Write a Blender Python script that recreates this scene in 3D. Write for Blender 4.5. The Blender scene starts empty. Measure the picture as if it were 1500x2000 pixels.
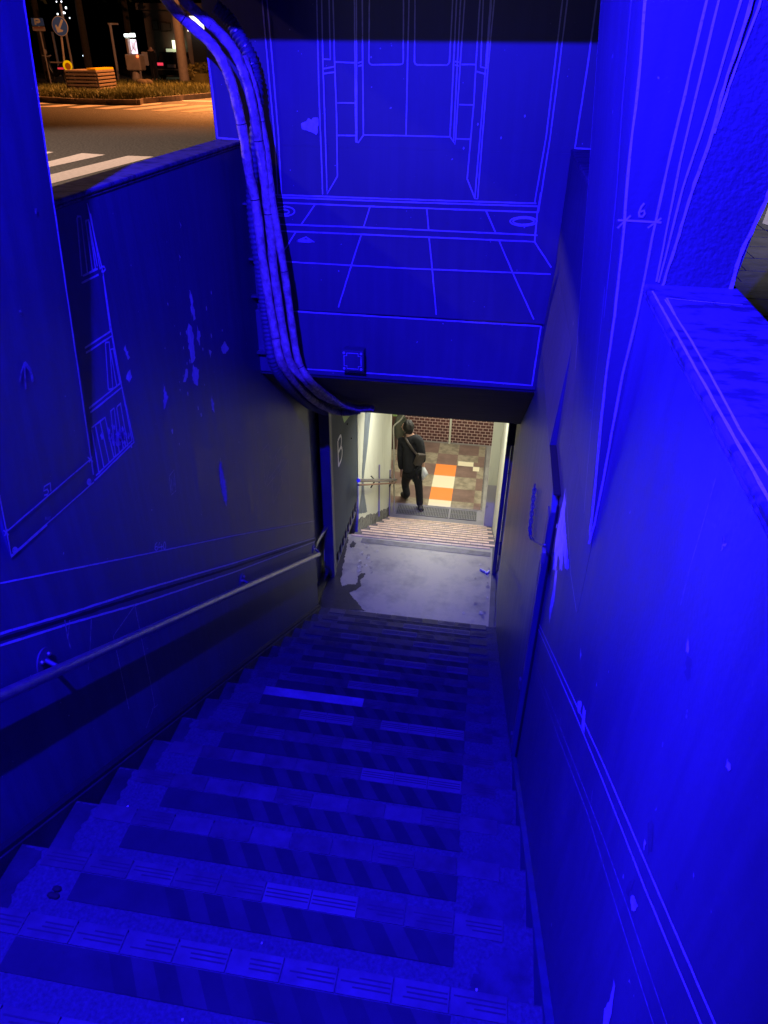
import bpy, bmesh, math, random
from mathutils import Vector, Matrix
random.seed(7)
C = bpy.context.scene.collection
# ------------------------------------------------------------------ camera model
R = ((0.987535, 0.09327227, -0.12678689), (0.15712361, -0.5364905, 0.82915024), (0.00931677, -0.83873609, -0.54445842))
F = 1387.866; EYE = 1.55
def w(px, py):
    v = (px-750.0, py-1000.0, F)
    return [sum(R[i][j]*v[j] for j in range(3)) for i in range(3)]
def onx(px, py, x): r = w(px, py); t = x/r[0]; return Vector((x, r[1]*t, r[2]*t+EYE))
def ony(px, py, y): r = w(px, py); t = y/r[1]; return Vector((r[0]*t, y, r[2]*t+EYE))
def onz(px, py, z): r = w(px, py); t = (z-EYE)/r[2]; return Vector((r[0]*t, r[1]*t, z))
def onpl(px, py, p0, n):
    r = Vector(w(px, py)); o = Vector((0, 0, EYE)); t = (Vector(p0)-o).dot(Vector(n))/r.dot(Vector(n)); return o+r*t
XL = -1.482; XR = 0.325; YF = 4.3
cam = bpy.data.cameras.new('camera'); co = bpy.data.objects.new('camera', cam); C.objects.link(co)
cam.lens = F/2000*36; cam.sensor_width = 36; cam.clip_start = 0.05; cam.clip_end = 500
M = Matrix.Identity(4)
for i in range(3):
    M[i][0] = R[i][0]; M[i][1] = -R[i][1]; M[i][2] = -R[i][2]
M[0][3], M[1][3], M[2][3] = 0, 0, EYE
co.matrix_world = M
bpy.context.scene.camera = co

# ------------------------------------------------------------------ materials
def mat(name, col, rough=0.7, var=0.0, scale=4.0, bump=0.0, bscale=60.0, metal=0.0, stretch=None, spec=0.5, col2=None, thr=None, detail=6):
    m = bpy.data.materials.new(name); m.use_nodes = True
    nt = m.node_tree; b = nt.nodes['Principled BSDF']
    b.inputs['Roughness'].default_value = rough; b.inputs['Metallic'].default_value = metal
    b.inputs['Specular IOR Level'].default_value = spec
    c = (*col, 1)
    b.inputs['Base Color'].default_value = c
    tc = nt.nodes.new('ShaderNodeTexCoord'); mp = nt.nodes.new('ShaderNodeMapping')
    nt.links.new(tc.outputs['Object'], mp.inputs['Vector'])
    if stretch: mp.inputs['Scale'].default_value = stretch
    if var > 0 or col2:
        n = nt.nodes.new('ShaderNodeTexNoise'); n.inputs['Scale'].default_value = scale; n.inputs['Detail'].default_value = detail
        n.inputs['Roughness'].default_value = 0.6
        nt.links.new(mp.outputs[0], n.inputs['Vector'])
        rp = nt.nodes.new('ShaderNodeValToRGB'); nt.links.new(n.outputs['Fac'], rp.inputs['Fac'])
        e = rp.color_ramp.elements
        if col2:
            lo, hi = thr or (0.45, 0.6)
            e[0].position = lo; e[1].position = hi; e[0].color = c; e[1].color = (*col2, 1)
        else:
            e[0].position = 0.3; e[1].position = 0.7
            e[0].color = tuple(max(0, x*(1-var)) for x in col)+(1,); e[1].color = tuple(min(1, x*(1+var)) for x in col)+(1,)
        nt.links.new(rp.outputs[0], b.inputs['Base Color'])
    if bump > 0:
        n2 = nt.nodes.new('ShaderNodeTexNoise'); n2.inputs['Scale'].default_value = bscale; n2.inputs['Detail'].default_value = 5
        nt.links.new(tc.outputs['Object'], n2.inputs['Vector'])
        bp = nt.nodes.new('ShaderNodeBump'); bp.inputs['Strength'].default_value = 0.6; bp.inputs['Distance'].default_value = bump
        nt.links.new(n2.outputs['Fac'], bp.inputs['Height']); nt.links.new(bp.outputs[0], b.inputs['Normal'])
    return m
def emis(name, col, s):
    m = bpy.data.materials.new(name); m.use_nodes = True; b = m.node_tree.nodes['Principled BSDF']
    b.inputs['Base Color'].default_value = (*[min(1, c) for c in col], 1); b.inputs['Emission Color'].default_value = (*col, 1); b.inputs['Emission Strength'].default_value = s
    return m
def wallmat(name, col, rough, var, streak, bump):
    """painted plaster: broad tone change, vertical grime streaks, fine bump"""
    m = mat(name, col, rough, var=var, scale=1.6, bump=bump, bscale=90)
    nt = m.node_tree; b = nt.nodes['Principled BSDF']
    src = b.inputs['Base Color'].links[0].from_socket
    tc = nt.nodes.new('ShaderNodeTexCoord'); mp = nt.nodes.new('ShaderNodeMapping'); mp.inputs['Scale'].default_value = (7, 7, 0.5)
    n = nt.nodes.new('ShaderNodeTexNoise'); n.inputs['Scale'].default_value = 3; n.inputs['Detail'].default_value = 8
    nt.links.new(tc.outputs['Object'], mp.inputs[0]); nt.links.new(mp.outputs[0], n.inputs['Vector'])
    rp = nt.nodes.new('ShaderNodeValToRGB'); e = rp.color_ramp.elements; e[0].position = 0.42; e[1].position = 0.62
    e[0].color = (1-streak,)*3+(1,); e[1].color = (1, 1, 1, 1)
    nt.links.new(n.outputs['Fac'], rp.inputs[0])
    mx = nt.nodes.new('ShaderNodeMix'); mx.data_type = 'RGBA'; mx.blend_type = 'MULTIPLY'; mx.inputs[0].default_value = 1
    nt.links.new(src, mx.inputs[6]); nt.links.new(rp.outputs[0], mx.inputs[7]); nt.links.new(mx.outputs[2], b.inputs['Base Color'])
    # small chips
    v = nt.nodes.new('ShaderNodeTexNoise'); v.inputs['Scale'].default_value = 38; v.inputs['Detail'].default_value = 2
    nt.links.new(tc.outputs['Object'], v.inputs['Vector'])
    r2 = nt.nodes.new('ShaderNodeValToRGB'); e = r2.color_ramp.elements; e[0].position = 0.765; e[1].position = 0.79; e[0].color = (0, 0, 0, 1); e[1].color = (1, 1, 1, 1)
    nt.links.new(v.outputs['Fac'], r2.inputs[0])
    m2 = nt.nodes.new('ShaderNodeMix'); m2.data_type = 'RGBA'; nt.links.new(r2.outputs[0], m2.inputs[0]); nt.links.new(mx.outputs[2], m2.inputs[6]); m2.inputs[7].default_value = (0.45, 0.45, 0.45, 1)
    nt.links.new(m2.outputs[2], b.inputs['Base Color'])
    # uneven gloss
    r3 = nt.nodes.new('ShaderNodeMapRange'); r3.inputs[3].default_value = rough-0.1; r3.inputs[4].default_value = rough+0.15
    nt.links.new(n.outputs['Fac'], r3.inputs[0]); nt.links.new(r3.outputs[0], b.inputs['Roughness'])
    return m
WALL = wallmat('painted_wall', (0.073, 0.086, 0.128), 0.5, 0.12, 0.22, 0.0012)
FACE = wallmat('painted_front_wall', (0.105, 0.11, 0.12), 0.6, 0.10, 0.10, 0.001)
RIGHTW = wallmat('painted_right_wall', (0.10, 0.105, 0.12), 0.45, 0.14, 0.12, 0.0012)
ROUGHP = wallmat('pebbly_painted_plaster', (0.085, 0.085, 0.10), 0.65, 0.2, 0.1, 0.012)
ROUGHP.node_tree.nodes['Bump'].inputs['Distance'].default_value = 0.005
for n_ in ROUGHP.node_tree.nodes:
    if n_.type == 'TEX_NOISE' and n_.inputs['Scale'].default_value == 90: n_.inputs['Scale'].default_value = 95
LINE = mat('chalk_white_paint', (0.58, 0.58, 0.60), 0.8, col2=(0.34, 0.34, 0.36), thr=(0.55, 0.7), scale=120, detail=3)
FAINT = mat('worn_chalk_paint', (0.34, 0.34, 0.36), 0.8, col2=(0.18, 0.18, 0.20), thr=(0.45, 0.6), scale=60)
PEEL = mat('bare_plaster', (0.55, 0.53, 0.55), 0.9, var=0.25, scale=30, bump=0.002, bscale=120)
DARKP = mat('dark_stain', (0.03, 0.03, 0.035), 0.7, var=0.4, scale=20)
COPE = mat('coping_paint', (0.12, 0.11, 0.13), 0.6, col2=(0.05, 0.048, 0.06), thr=(0.5, 0.58), scale=14, stretch=(1, 2.2, 1), bump=0.003, bscale=50)
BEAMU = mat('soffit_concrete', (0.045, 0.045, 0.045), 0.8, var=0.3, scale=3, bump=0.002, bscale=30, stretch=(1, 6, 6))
STEPC = mat('speckled_step_concrete', (0.070, 0.070, 0.074), 0.8, var=0.38, scale=90, bump=0.004, bscale=260, detail=12)
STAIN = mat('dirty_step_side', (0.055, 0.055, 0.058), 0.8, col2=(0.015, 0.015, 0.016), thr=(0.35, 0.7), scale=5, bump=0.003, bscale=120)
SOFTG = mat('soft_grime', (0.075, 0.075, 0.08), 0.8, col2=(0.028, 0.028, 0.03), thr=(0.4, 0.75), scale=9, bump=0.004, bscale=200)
TILE = [mat('tile_dull', (0.068, 0.058, 0.056), 0.55, var=0.35, scale=12, bump=0.001, bscale=80),
        mat('tile_mid', (0.088, 0.078, 0.078), 0.5, var=0.3, scale=12, bump=0.001, bscale=80),
        mat('tile_new', (0.135, 0.12, 0.115), 0.45, var=0.15, scale=12),
        mat('tile_groove', (0.05, 0.045, 0.045), 0.8), mat('patch_mortar', (0.23, 0.22, 0.22), 0.8, var=0.3, scale=9, bump=0.003, bscale=70)]
PAD = mat('worn_anti_slip_mat', (0.030, 0.030, 0.034), 0.85, var=0.25, scale=8, bump=0.001, bscale=200)
PADB = mat('mat_stripe_dark', (0.018, 0.018, 0.022), 0.8, var=0.3, scale=8)
PADL = mat('mat_stripe_pale', (0.040, 0.037, 0.040), 0.8, var=0.3, scale=8)
BLACK = mat('black_grime', (0.012, 0.012, 0.014), 0.8)  # joint grime, and the painted shade of the door leaf's gap
STEEL = mat('brushed_steel', (0.38, 0.38, 0.38), 0.36, metal=0.85, var=0.2, scale=25, bump=0.0005, bscale=200)
CABLE = mat('cable_wrap', (0.62, 0.52, 0.30), 0.75, var=0.5, scale=22, bump=0.012, bscale=70, detail=10)
CABLED = mat('corrugated_black_conduit', (0.12, 0.12, 0.13), 0.6, var=0.3, scale=20)
TIE = mat('black_cable_tie', (0.02, 0.02, 0.02), 0.6)
DOORP = wallmat('door_paint', (0.072, 0.086, 0.128), 0.38, 0.1, 0.18, 0.0006)
GREYP = mat('grey_shutter_paint', (0.038, 0.056, 0.078), 0.75, var=0.08, scale=3, stretch=(1, 8, 1))
POST = mat('door_post_paint', (0.10, 0.10, 0.12), 0.5, var=0.2, scale=5)
CREAM = mat('cream_wall_paint', (0.66, 0.67, 0.55), 0.55, col2=(0.48, 0.48, 0.38), thr=(0.55, 0.8), scale=3, stretch=(4, 4, 0.5))
DIRTB = mat('dirty_wall_base', (0.25, 0.25, 0.22), 0.8, col2=(0.08, 0.08, 0.08), thr=(0.4, 0.6), scale=14)
def stepmaterial(): pass
LAND = mat('wet_concrete', (0.44, 0.42, 0.26), 0.45, col2=(0.24, 0.235, 0.18), thr=(0.48, 0.7), scale=4, detail=12, bump=0.002, bscale=150)
WET = mat('peeled_dark_screed', (0.035, 0.033, 0.036), 0.35, var=0.4, scale=7, bump=0.003, bscale=60)
WHITEP = mat('white_paint', (0.75, 0.75, 0.72), 0.5)
PINK = mat('sign_post_enamel', (0.42, 0.36, 0.32), 0.5, var=0.15, scale=6)
ASPH = mat('asphalt', (0.085, 0.08, 0.075), 0.6, var=0.75, scale=22, bump=0.05, bscale=24, detail=3)
PAVE = mat('stone_paving', (0.16, 0.15, 0.14), 0.6, var=0.35, scale=2, bump=0.03, bscale=9)
ZEB = mat('road_paint', (0.80, 0.72, 0.68), 0.7, var=0.15, scale=18, bump=0.003, bscale=60)
KERB = mat('kerb_concrete', (0.22, 0.18, 0.15), 0.85, var=0.3, scale=4)
SOIL = mat('soil', (0.07, 0.055, 0.04), 0.95, var=0.4, scale=3)
GRASS = mat('grass_blades', (0.16, 0.17, 0.04), 0.7, var=0.4, scale=3)
LEAF = mat('dark_leaves', (0.05, 0.07, 0.03), 0.6, var=0.5, scale=2)
BARK = mat('bark', (0.035, 0.027, 0.02), 0.9, var=0.3, scale=8, bump=0.01, bscale=12)
BLUES = mat('sign_blue', (0.07, 0.20, 0.85), 0.4)
YEL = mat('yellow_reflector', (0.85, 0.5, 0.0), 0.4)
BLDG = mat('far_building_wall', (0.13, 0.11, 0.10), 0.8, var=0.3, scale=0.6)
CARM = mat('dark_car_paint', (0.01, 0.01, 0.012), 0.25)
GLASS = mat('dark_glass', (0.02, 0.022, 0.025), 0.1)
WOOD = mat('weathered_boards', (0.20, 0.14, 0.10), 0.7, var=0.3, scale=4, stretch=(1, 1, 12))
SUIT = mat('charcoal_suit_cloth', (0.014, 0.015, 0.020), 0.9, var=0.3, scale=20, bump=0.004, bscale=14)
TROU = mat('black_trousers_cloth', (0.009, 0.010, 0.015), 0.9, var=0.3, scale=20, bump=0.004, bscale=12)
SKIN = mat('skin', (0.52, 0.30, 0.22), 0.5)
HAIR = mat('black_hair', (0.012, 0.010, 0.010), 0.55, var=0.3, scale=60, bump=0.004, bscale=90)
LEATH = mat('brown_leather', (0.06, 0.045, 0.038), 0.5, var=0.2, scale=20)
PLAS = mat('white_plastic_bag', (0.72, 0.75, 0.78), 0.35, var=0.1, scale=20, bump=0.006, bscale=40)

# ------------------------------------------------------------------ mesh helpers
class MB:
    def __init__(s): s.v = []; s.f = []; s.m = []; s.sm = []
    def add(s, vs, fs, m=0, smooth=False):
        o = len(s.v); s.v += [tuple(v) for v in vs]
        for f in fs: s.f.append([o+i for i in f]); s.m.append(m); s.sm.append(smooth)
    def box(s, x0, x1, y0, y1, z0, z1, m=0):
        v = [(x, y, z) for z in (z0, z1) for y in (y0, y1) for x in (x0, x1)]
        s.add(v, [(0, 2, 3, 1), (4, 5, 7, 6), (0, 1, 5, 4), (2, 6, 7, 3), (0, 4, 6, 2), (1, 3, 7, 5)], m)
    def obox(s, c, ax, ay, az, m=0):
        c = Vector(c); ax = Vector(ax); ay = Vector(ay); az = Vector(az)
        v = [c+ax*i+ay*j+az*k for k in (-1, 1) for j in (-1, 1) for i in (-1, 1)]
        s.add(v, [(0, 2, 3, 1), (4, 5, 7, 6), (0, 1, 5, 4), (2, 6, 7, 3), (0, 4, 6, 2), (1, 3, 7, 5)], m)
    def prism(s, poly, d, m=0):
        """poly: list of 3D points (planar), extruded by vector d"""
        d = Vector(d); n = len(poly); a = [Vector(p) for p in poly]
        s.add(a+[p+d for p in a], [tuple(range(n)), tuple(range(2*n-1, n-1, -1))]+[(i, i+n, (i+1) % n+n, (i+1) % n) for i in range(n)], m)
    def tube(s, pts, r, seg=12, m=0, closed=False, caps=True):
        pts = [Vector(p) for p in pts]; n = len(pts); rings = []
        up = Vector((0, 0, 1)); prev = None
        for i, p in enumerate(pts):
            if closed: t = (pts[(i+1) % n]-pts[i-1])
            else: t = pts[min(i+1, n-1)]-pts[max(i-1, 0)]
            t.normalize()
            if prev is None:
                a = t.cross(up)
                if a.length < 0.05: a = t.cross(Vector((1, 0, 0)))
                a.normalize()
            else:
                a = prev-t*prev.dot(t); a.normalize()
            prev = a; b = t.cross(a)
            rr = r(i, n) if callable(r) else r
            rings.append([p+(a*math.cos(2*math.pi*k/seg)+b*math.sin(2*math.pi*k/seg))*rr for k in range(seg)])
        vs = [q for g in rings for q in g]; fs = []
        for i in range(n if closed else n-1):
            for k in range(seg):
                fs.append((i*seg+k, i*seg+(k+1) % seg, ((i+1) % n)*seg+(k+1) % seg, ((i+1) % n)*seg+k))
        s.add(vs, fs, m, True)
        if caps and not closed: s.add(vs[:seg], [tuple(range(seg-1, -1, -1))], m); s.add(vs[-seg:], [tuple(range(seg))], m)
    def ball(s, c, r, m=0, seg=12, rings=8, sq=(1, 1, 1)):
        c = Vector(c); vs = []; fs = []
        for i in range(rings+1):
            th = math.pi*i/rings
            for k in range(seg):
                ph = 2*math.pi*k/seg
                vs.append(c+Vector((math.sin(th)*math.cos(ph)*sq[0], math.sin(th)*math.sin(ph)*sq[1], math.cos(th)*sq[2]))*r)
        for i in range(rings):
            for k in range(seg): fs.append((i*seg+k, (i+1)*seg+k, (i+1)*seg+(k+1) % seg, i*seg+(k+1) % seg))
        s.add(vs, fs, m, True)
    def stroke(s, pts, wd, n, off=0.0007, m=0, jit=0.15, step=0.03, taper=False):
        off += random.random()*0.0008
        """flat painted line along pts on a plane of normal n"""
        n = Vector(n).normalized(); P = [Vector(p) for p in pts]; q = [P[0]]
        for a, b in zip(P, P[1:]):
            L = (b-a).length; k = max(1, min(60, int(L/step)))
            for i in range(1, k+1): q.append(a.lerp(b, i/k))
        vs = []
        for i, p in enumerate(q):
            t = q[min(i+1, len(q)-1)]-q[max(i-1, 0)]
            if t.length < 1e-6: t = Vector((0, 0, 1))
            sd = t.normalized().cross(n); sd.normalize()
            h = wd/2*(1+random.uniform(-jit, jit)); o = sd*random.uniform(-1, 1)*wd*jit*0.5
            vs += [p+sd*h+o+n*off, p-sd*h+o+n*off]
        s.add(vs, [(2*i, 2*i+1, 2*i+3, 2*i+2) for i in range(len(q)-1)], m)
    def patch(s, pts, n, off=0.0008, m=0, rag=0.004):
        n = Vector(n).normalized(); P = [Vector(p) for p in pts]; q = []
        for i, a in enumerate(P):
            b = P[(i+1) % len(P)]; k = max(2, min(14, int((b-a).length/0.012)))
            for j in range(k): q.append(a.lerp(b, j/k)+Vector((random.uniform(-1, 1) for _ in range(3)))*rag*(0 if rag == 0 else 1))
        q = [p-n*((p-P[0]).dot(n))+n*off for p in q]
        s.add(q, [tuple(range(len(q)))], m)
    def build(s, name, mats, parent=None, bevel=0, auto=False):
        me = bpy.data.meshes.new(name); me.from_pydata(s.v, [], s.f)
        if not isinstance(mats, (list, tuple)): mats = [mats]
        for m in mats: me.materials.append(m)
        for p, mi, sm in zip(me.polygons, s.m, s.sm): p.material_index = mi; p.use_smooth = sm
        bm = bmesh.new(); bm.from_mesh(me)
        bmesh.ops.recalc_face_normals(bm, faces=bm.faces[:]) if not auto else None
        ng = [f for f in bm.faces if len(f.verts) > 4]
        if ng: bmesh.ops.triangulate(bm, faces=ng)
        bm.to_mesh(me); bm.free()
        o = bpy.data.objects.new(name, me); C.objects.link(o)
        if parent: o.parent = parent; o.matrix_parent_inverse = parent.matrix_world.inverted() if False else Matrix.Translation(-parent.location)
        if bevel:
            b = o.modifiers.new('bevel', 'BEVEL'); b.width = bevel; b.segments = 2; b.limit_method = 'ANGLE'
        return o
def tag(o, label=None, cat=None, group=None, kind=None):
    if label: o['label'] = label
    if cat: o['category'] = cat
    if group: o['group'] = group
    if kind: o['kind'] = kind
    return o
def thing(name, label, cat, loc=(0, 0, 0), group=None):
    o = bpy.data.objects.new(name, None); C.objects.link(o); o.location = loc; o.empty_display_size = 0.1
    return tag(o, label, cat, group)
def box1(name, mats, parent, *a, bevel=0):
    m = MB(); m.box(*a); return m.build(name, mats, parent, bevel)

# zoom windows used while tracing the drawings: (x offset, y offset, scale)
Z2 = (400, 0, 1.875); Z3 = (450, 380, 2.143); Z5 = (0, 380, 2.419); Z6 = (0, 1000, 2.206); ZR1 = (1000, 0, 3.0); ZR2 = (940, 560, 2.679); ZR3 = (940, 1200, 2.5)
Z4 = (580, 770, 3.125); ZP = (640, 780, 4.1667); ZS = (0, 0, 2.885); ZT = (160, 20, 5.769)
def zz(Z, p): return (Z[0]+p[0]/Z[2], Z[1]+p[1]/Z[2])
def ell(cx, cy, rx, ry, n=28): return [(cx+rx*math.cos(2*math.pi*i/n), cy+ry*math.sin(2*math.pi*i/n)) for i in range(n+1)]

# ================================================================== STAIRS
TR = 0.2915; NY = lambda k: 0.94+TR*k; NZ = lambda k: -0.05-0.584*NY(k)
stairs = thing('staircase', 'long flight of worn concrete steps with tiled edges going down to the underpass', 'stairs', (-0.58, 2.3, -1.4))
bright = {1: [2, 3], 3: [], 4: [0, 1, 2], 6: [0, 1, 2, 4, 5], 8: [2, 3, 4], 9: [4, 5, 6], 10: [0, 2, 3], 11: [0, 1], 12: [1, 2, 6], 13: [3, 4], 14: [0, 1, 2, 3]}
for k in range(-3, 16):
    y1, z1 = NY(k), NZ(k); y0 = NY(k-1) if k > -3 else -0.6
    st = MB(); st.box(-1.455, 0.3245, y0, y1, z1-0.30, z1)
    so = st.build('step', STEPC, stairs, 0.006)
    t = MB(); n = 10 if k < 12 else 10
    for i in range(-1, 9):
        xa = 0.055-0.1555*(i+1); xb = 0.055-0.1555*i
        mi = random.choice([0, 0, 1]) if k != 0 else 1
        if i in bright.get(k, []): mi = 2
        if k == 2 and i > 1: mi = random.choice([0, 1])
        mortar = (k == 7 and 4 <= i <= 7)
        if mortar: mi = 4
        g = 0.0018 if not mortar else -0.0002
        t.box(xa+g, xb-g, y1-0.062, y1+0.003, z1-0.028, z1+0.004, mi)
        worn = random.random()
        if not mortar and (k < 2 or mi == 2 or worn > 0.55):
            for q in range(3):
                yy = y1-0.016-q*0.0125
                xs = xa+0.006+(random.uniform(0, 0.06) if mi != 2 else 0); t.box(xs, xb-0.006, yy-0.0022, yy+0.0022, z1+0.0035, z1+0.0052, 3 if mi != 2 else 3)
    t.build('nosing_strip', TILE, so, 0.0015)
    p = MB(); ya, yb = y1-0.158, y1-0.066; zz0 = z1+0.003
    xa, xb = (-1.19, 0.06); p.box(xa, xb, ya, yb, z1-0.004, zz0, 0)
    x = xa+0.02+0.01*(k % 3); c = 0
    while x < xb-0.10:
        mi = 1 if c % 2 == 0 else 2; sl = 0.062
        if x > -0.95 and (c % 2 == 0 or random.random() < 0.8):
            p.add([(x, yb-0.001, zz0+0.0012), (x+0.066, yb-0.001, zz0+0.0012), (x+0.066+sl, ya+0.001, zz0+0.0012), (x+sl, ya+0.001, zz0+0.0012)], [(0, 1, 2, 3)], mi)
        x += 0.066; c += 1
    p.build('tread_mat', [PAD, PADB, PADL], so)
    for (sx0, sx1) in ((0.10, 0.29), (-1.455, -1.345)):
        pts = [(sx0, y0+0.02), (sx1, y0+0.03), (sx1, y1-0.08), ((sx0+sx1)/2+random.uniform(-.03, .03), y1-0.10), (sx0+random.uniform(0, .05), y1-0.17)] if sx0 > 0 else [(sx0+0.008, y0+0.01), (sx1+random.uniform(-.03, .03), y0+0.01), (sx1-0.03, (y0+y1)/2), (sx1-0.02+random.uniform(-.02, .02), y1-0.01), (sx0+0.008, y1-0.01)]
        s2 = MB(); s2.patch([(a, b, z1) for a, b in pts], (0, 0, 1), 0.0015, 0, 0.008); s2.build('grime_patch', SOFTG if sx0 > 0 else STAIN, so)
sk = MB()
sk.prism([(XL+0.001, -0.6, 0.31), (XL+0.001, 5.33, -3.155), (XL+0.001, 5.33, -3.6), (XL+0.001, -0.6, -0.9)], (0.038, 0, 0))
sk.build('side_gutter', STAIN, stairs)
sk = MB(); sk.prism([(XL+0.001, -0.6, 0.312), (XL+0.001, 5.33, -3.153), (XL+0.001, 5.33, -3.135), (XL+0.001, -0.6, 0.33)], (0.030, 0, 0)); sk.build('black_joint', BLACK, stairs)
sk = MB(); sk.prism([(XR-0.001, -0.6, 0.315), (XR-0.001, 2.43, -1.452), (XR-0.001, 2.43, -1.8), (XR-0.001, -0.6, -0.5)], (-0.022, 0, 0)); sk.build('side_skirting', WALL, stairs)
m = MB()
for i in range(60):
    k = random.randint(-2, 9); s_ = random.uniform(0.002, 0.005)
    m.ball((random.uniform(-1.35, 0.25), NY(k)-random.uniform(0.17, 0.27), NZ(k)+0.001), s_, seg=5, rings=4, sq=(1, 1.3, 0.5))
m.build('grit', WHITEP, stairs)['kind'] = 'stuff'

# crumpled leaf on step
m = MB(); c = onz(110, 1745, NZ(1))
for i in range(3): m.ball(c+Vector((random.uniform(-.012, .012), random.uniform(-.012, .012), 0.006)), 0.014, seg=7, rings=5, sq=(1.2, 0.8, 0.5))
tag(m.build('dead_leaf', BARK), 'small dark crumpled leaf on the left end of a lower-left step', 'leaf')

# ================================================================== LEFT WALL
lw = thing('left_wall', 'dark painted stairwell wall with bookshelf drawing and peeling patches, behind the long handrail', 'wall', (XL, 2.4, -1))
m = MB(); m.box(XL-0.25, XL, -1.4, 5.36, -3.7, 1.0925); m.build('wall_panel', WALL, lw)
m = MB(); m.box(-1.635, -1.474, -1.4, 4.296, 1.1057, 1.124); m.box(-1.635, -1.478, -1.4, 4.296, 1.093, 1.1055)
m.build('coping', COPE, lw, 0.006)
nL = (1, 0, 0)
def SL(mb, Z, lines, wd, mi=0, n=nL, x=None, **k):
    for l in lines: mb.stroke([onx(*zz(Z, p), XL if x is None else x) for p in l], wd, n, m=mi, **k)
m = MB()
SL(m, Z5, [[(410, 40), (485, 370), (525, 640), (570, 890), (632, 1170), (445, 1352)], [(425, 90), (470, 345)], [(486, 385), (520, 640)], [(575, 910), (622, 1163), (452, 1328)],
           [(385, 418), (465, 378)], [(390, 385), (460, 350)], [(400, 725), (522, 645), (520, 640)], [(405, 748), (526, 668), (572, 893)], [(420, 1010), (567, 892)], [(425, 1030), (574, 911), (590, 1000)],
           [(420, 130), (458, 340)], [(362, 105), (380, 102), (412, 372)], [(362, 108), (386, 385)], [(402, 125), (417, 120), (450, 352)], [(403, 125), (436, 362)], [(436, 362), (452, 350)],
           [(497, 700), (511, 920)], [(497, 700), (515, 697), (532, 915), (512, 922)], [(520, 733), (534, 728), (565, 890)], [(520, 735), (550, 903)],
           [(430, 1103), (495, 1052), (536, 1240)], [(450, 1095), (490, 1290)], [(472, 1075), (515, 1265)], [(432, 1110), (468, 1320)], [(520, 1025), (538, 1008), (563, 1222)], [(522, 1025), (545, 1240)],
           [(550, 1005), (582, 1205)], [(568, 985), (603, 1190)], [(536, 1242), (570, 1215)], [(551, 1003), (570, 984)],
           [(470, 352), (478, 340), (492, 340), (497, 353), (486, 366), (478, 362)]], 0.0075)
m.build('bookshelf_drawing', LINE, lw)
m = MB()
SL(m, Z6, [[(-60, 320), (0, 307), (640, 178), (1000, 103), (1357, 38)], [(676, 130), (668, 141), (666, 158), (672, 166), (679, 158), (676, 147), (667, 152)], [(687, 130), (681, 153), (701, 148)], [(694, 138), (697, 163)], ell(708, 145, 4.5, 16, 12)], 0.006)
SL(m, Z6, [[(-60, 541), (0, 524), (300, 436), (600, 338), (1000, 222), (1357, 111)], [(-60, 594), (0, 576), (300, 480), (600, 395), (1000, 262), (1357, 127)]], 0.009)
m.build('dimension_drawing', LINE, lw)
m = MB()
SL(m, Z6, [[(-60, 565), (0, 549), (300, 457), (600, 362), (1000, 240), (1357, 119)]], 0.014)
m.build('wall_joint', BLACK, lw)
m = MB()
SL(m, Z6, [[(580, 400), (600, 500), (620, 600), (645, 720), (665, 830)], [(665, 830), (630, 930)], [(580, 402), (487, 535), (510, 640), (555, 850)], [(655, 850), (680, 830)], [(392, 460), (388, 560), (380, 680)], [(278, 465), (290, 540), (305, 590)], [(300, 462), (292, 540), (302, 585)], [(1262, 60), (1262, 95)]], 0.006, 0)
SL(m, Z5, [[(1240, 1210), (1268, 1175), (1280, 1260), (1252, 1375), (1240, 1215)], [(1290, 1250), (1330, 1190), (1315, 1400)], [(1300, 1230), (1335, 1360), (1290, 1460), (1285, 1320)], [(1270, 1340), (1340, 1250)], [(1260, 1380), (1330, 1290)], [(1340, 1200), (1360, 1180), (1358, 1220)], [(1330, 1310), (1362, 1250), (1370, 1440), (1383, 1600)],
           [(800, 1330), (822, 1300), (830, 1400), (808, 1420), (800, 1330)], [(808, 1345), (812, 1400)], [(820, 1340), (822, 1380)], [(250, 870), (640, 1000)][:1]*2], 0.005, 0)
m.build('faint_scribbles', FAINT, lw)
PL = [[(893, 450), (905, 480), (915, 530), (922, 590), (915, 600), (905, 560), (897, 500)], [(888, 605), (905, 625), (912, 660), (915, 720), (922, 770), (905, 800), (893, 740), (885, 650)], [(932, 618), (945, 660), (940, 705), (930, 680)], [(912, 805), (938, 830), (935, 905), (914, 895), (907, 850)],
      [(880, 820), (890, 840), (877, 885), (865, 880)], [(988, 735), (1000, 745), (992, 768)], [(1042, 722), (1062, 692), (1080, 730), (1062, 758), (1045, 745)], [(1000, 950), (1010, 985), (1012, 1035), (1003, 1010), (996, 970)],
      [(1040, 1245), (1048, 1300), (1062, 1350), (1072, 1420), (1070, 1480), (1055, 1440), (1042, 1370), (1035, 1290)], [(588, 705), (600, 735), (612, 770), (602, 780), (585, 730)], [(600, 835), (615, 825), (624, 860), (612, 885), (598, 870)], [(770, 890), (780, 925), (792, 955), (776, 1020), (771, 980), (776, 950)], [(850, 130), (860, 145), (850, 160)], [(845, 275), (852, 300), (848, 318)]]
m = MB()
for p in PL: m = MB(); m.patch([onx(*zz(Z5, q), XL) for q in p], nL, 0.001, 0, 0.007); m.build('peeled_patch', PEEL, lw)
m = MB()
for i in range(26): 
    c = zz(Z5, (900+random.gauss(0, 60), 760+random.gauss(0, 180))); c = onx(*c, XL); r_ = random.uniform(0.003, 0.009)
    m.patch([c+Vector((0, r_*math.cos(a), r_*1.8*math.sin(a))) for a in (0, 1.3, 2.6, 4, 5.2)], nL, 0.002, 0, 0.002)
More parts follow.
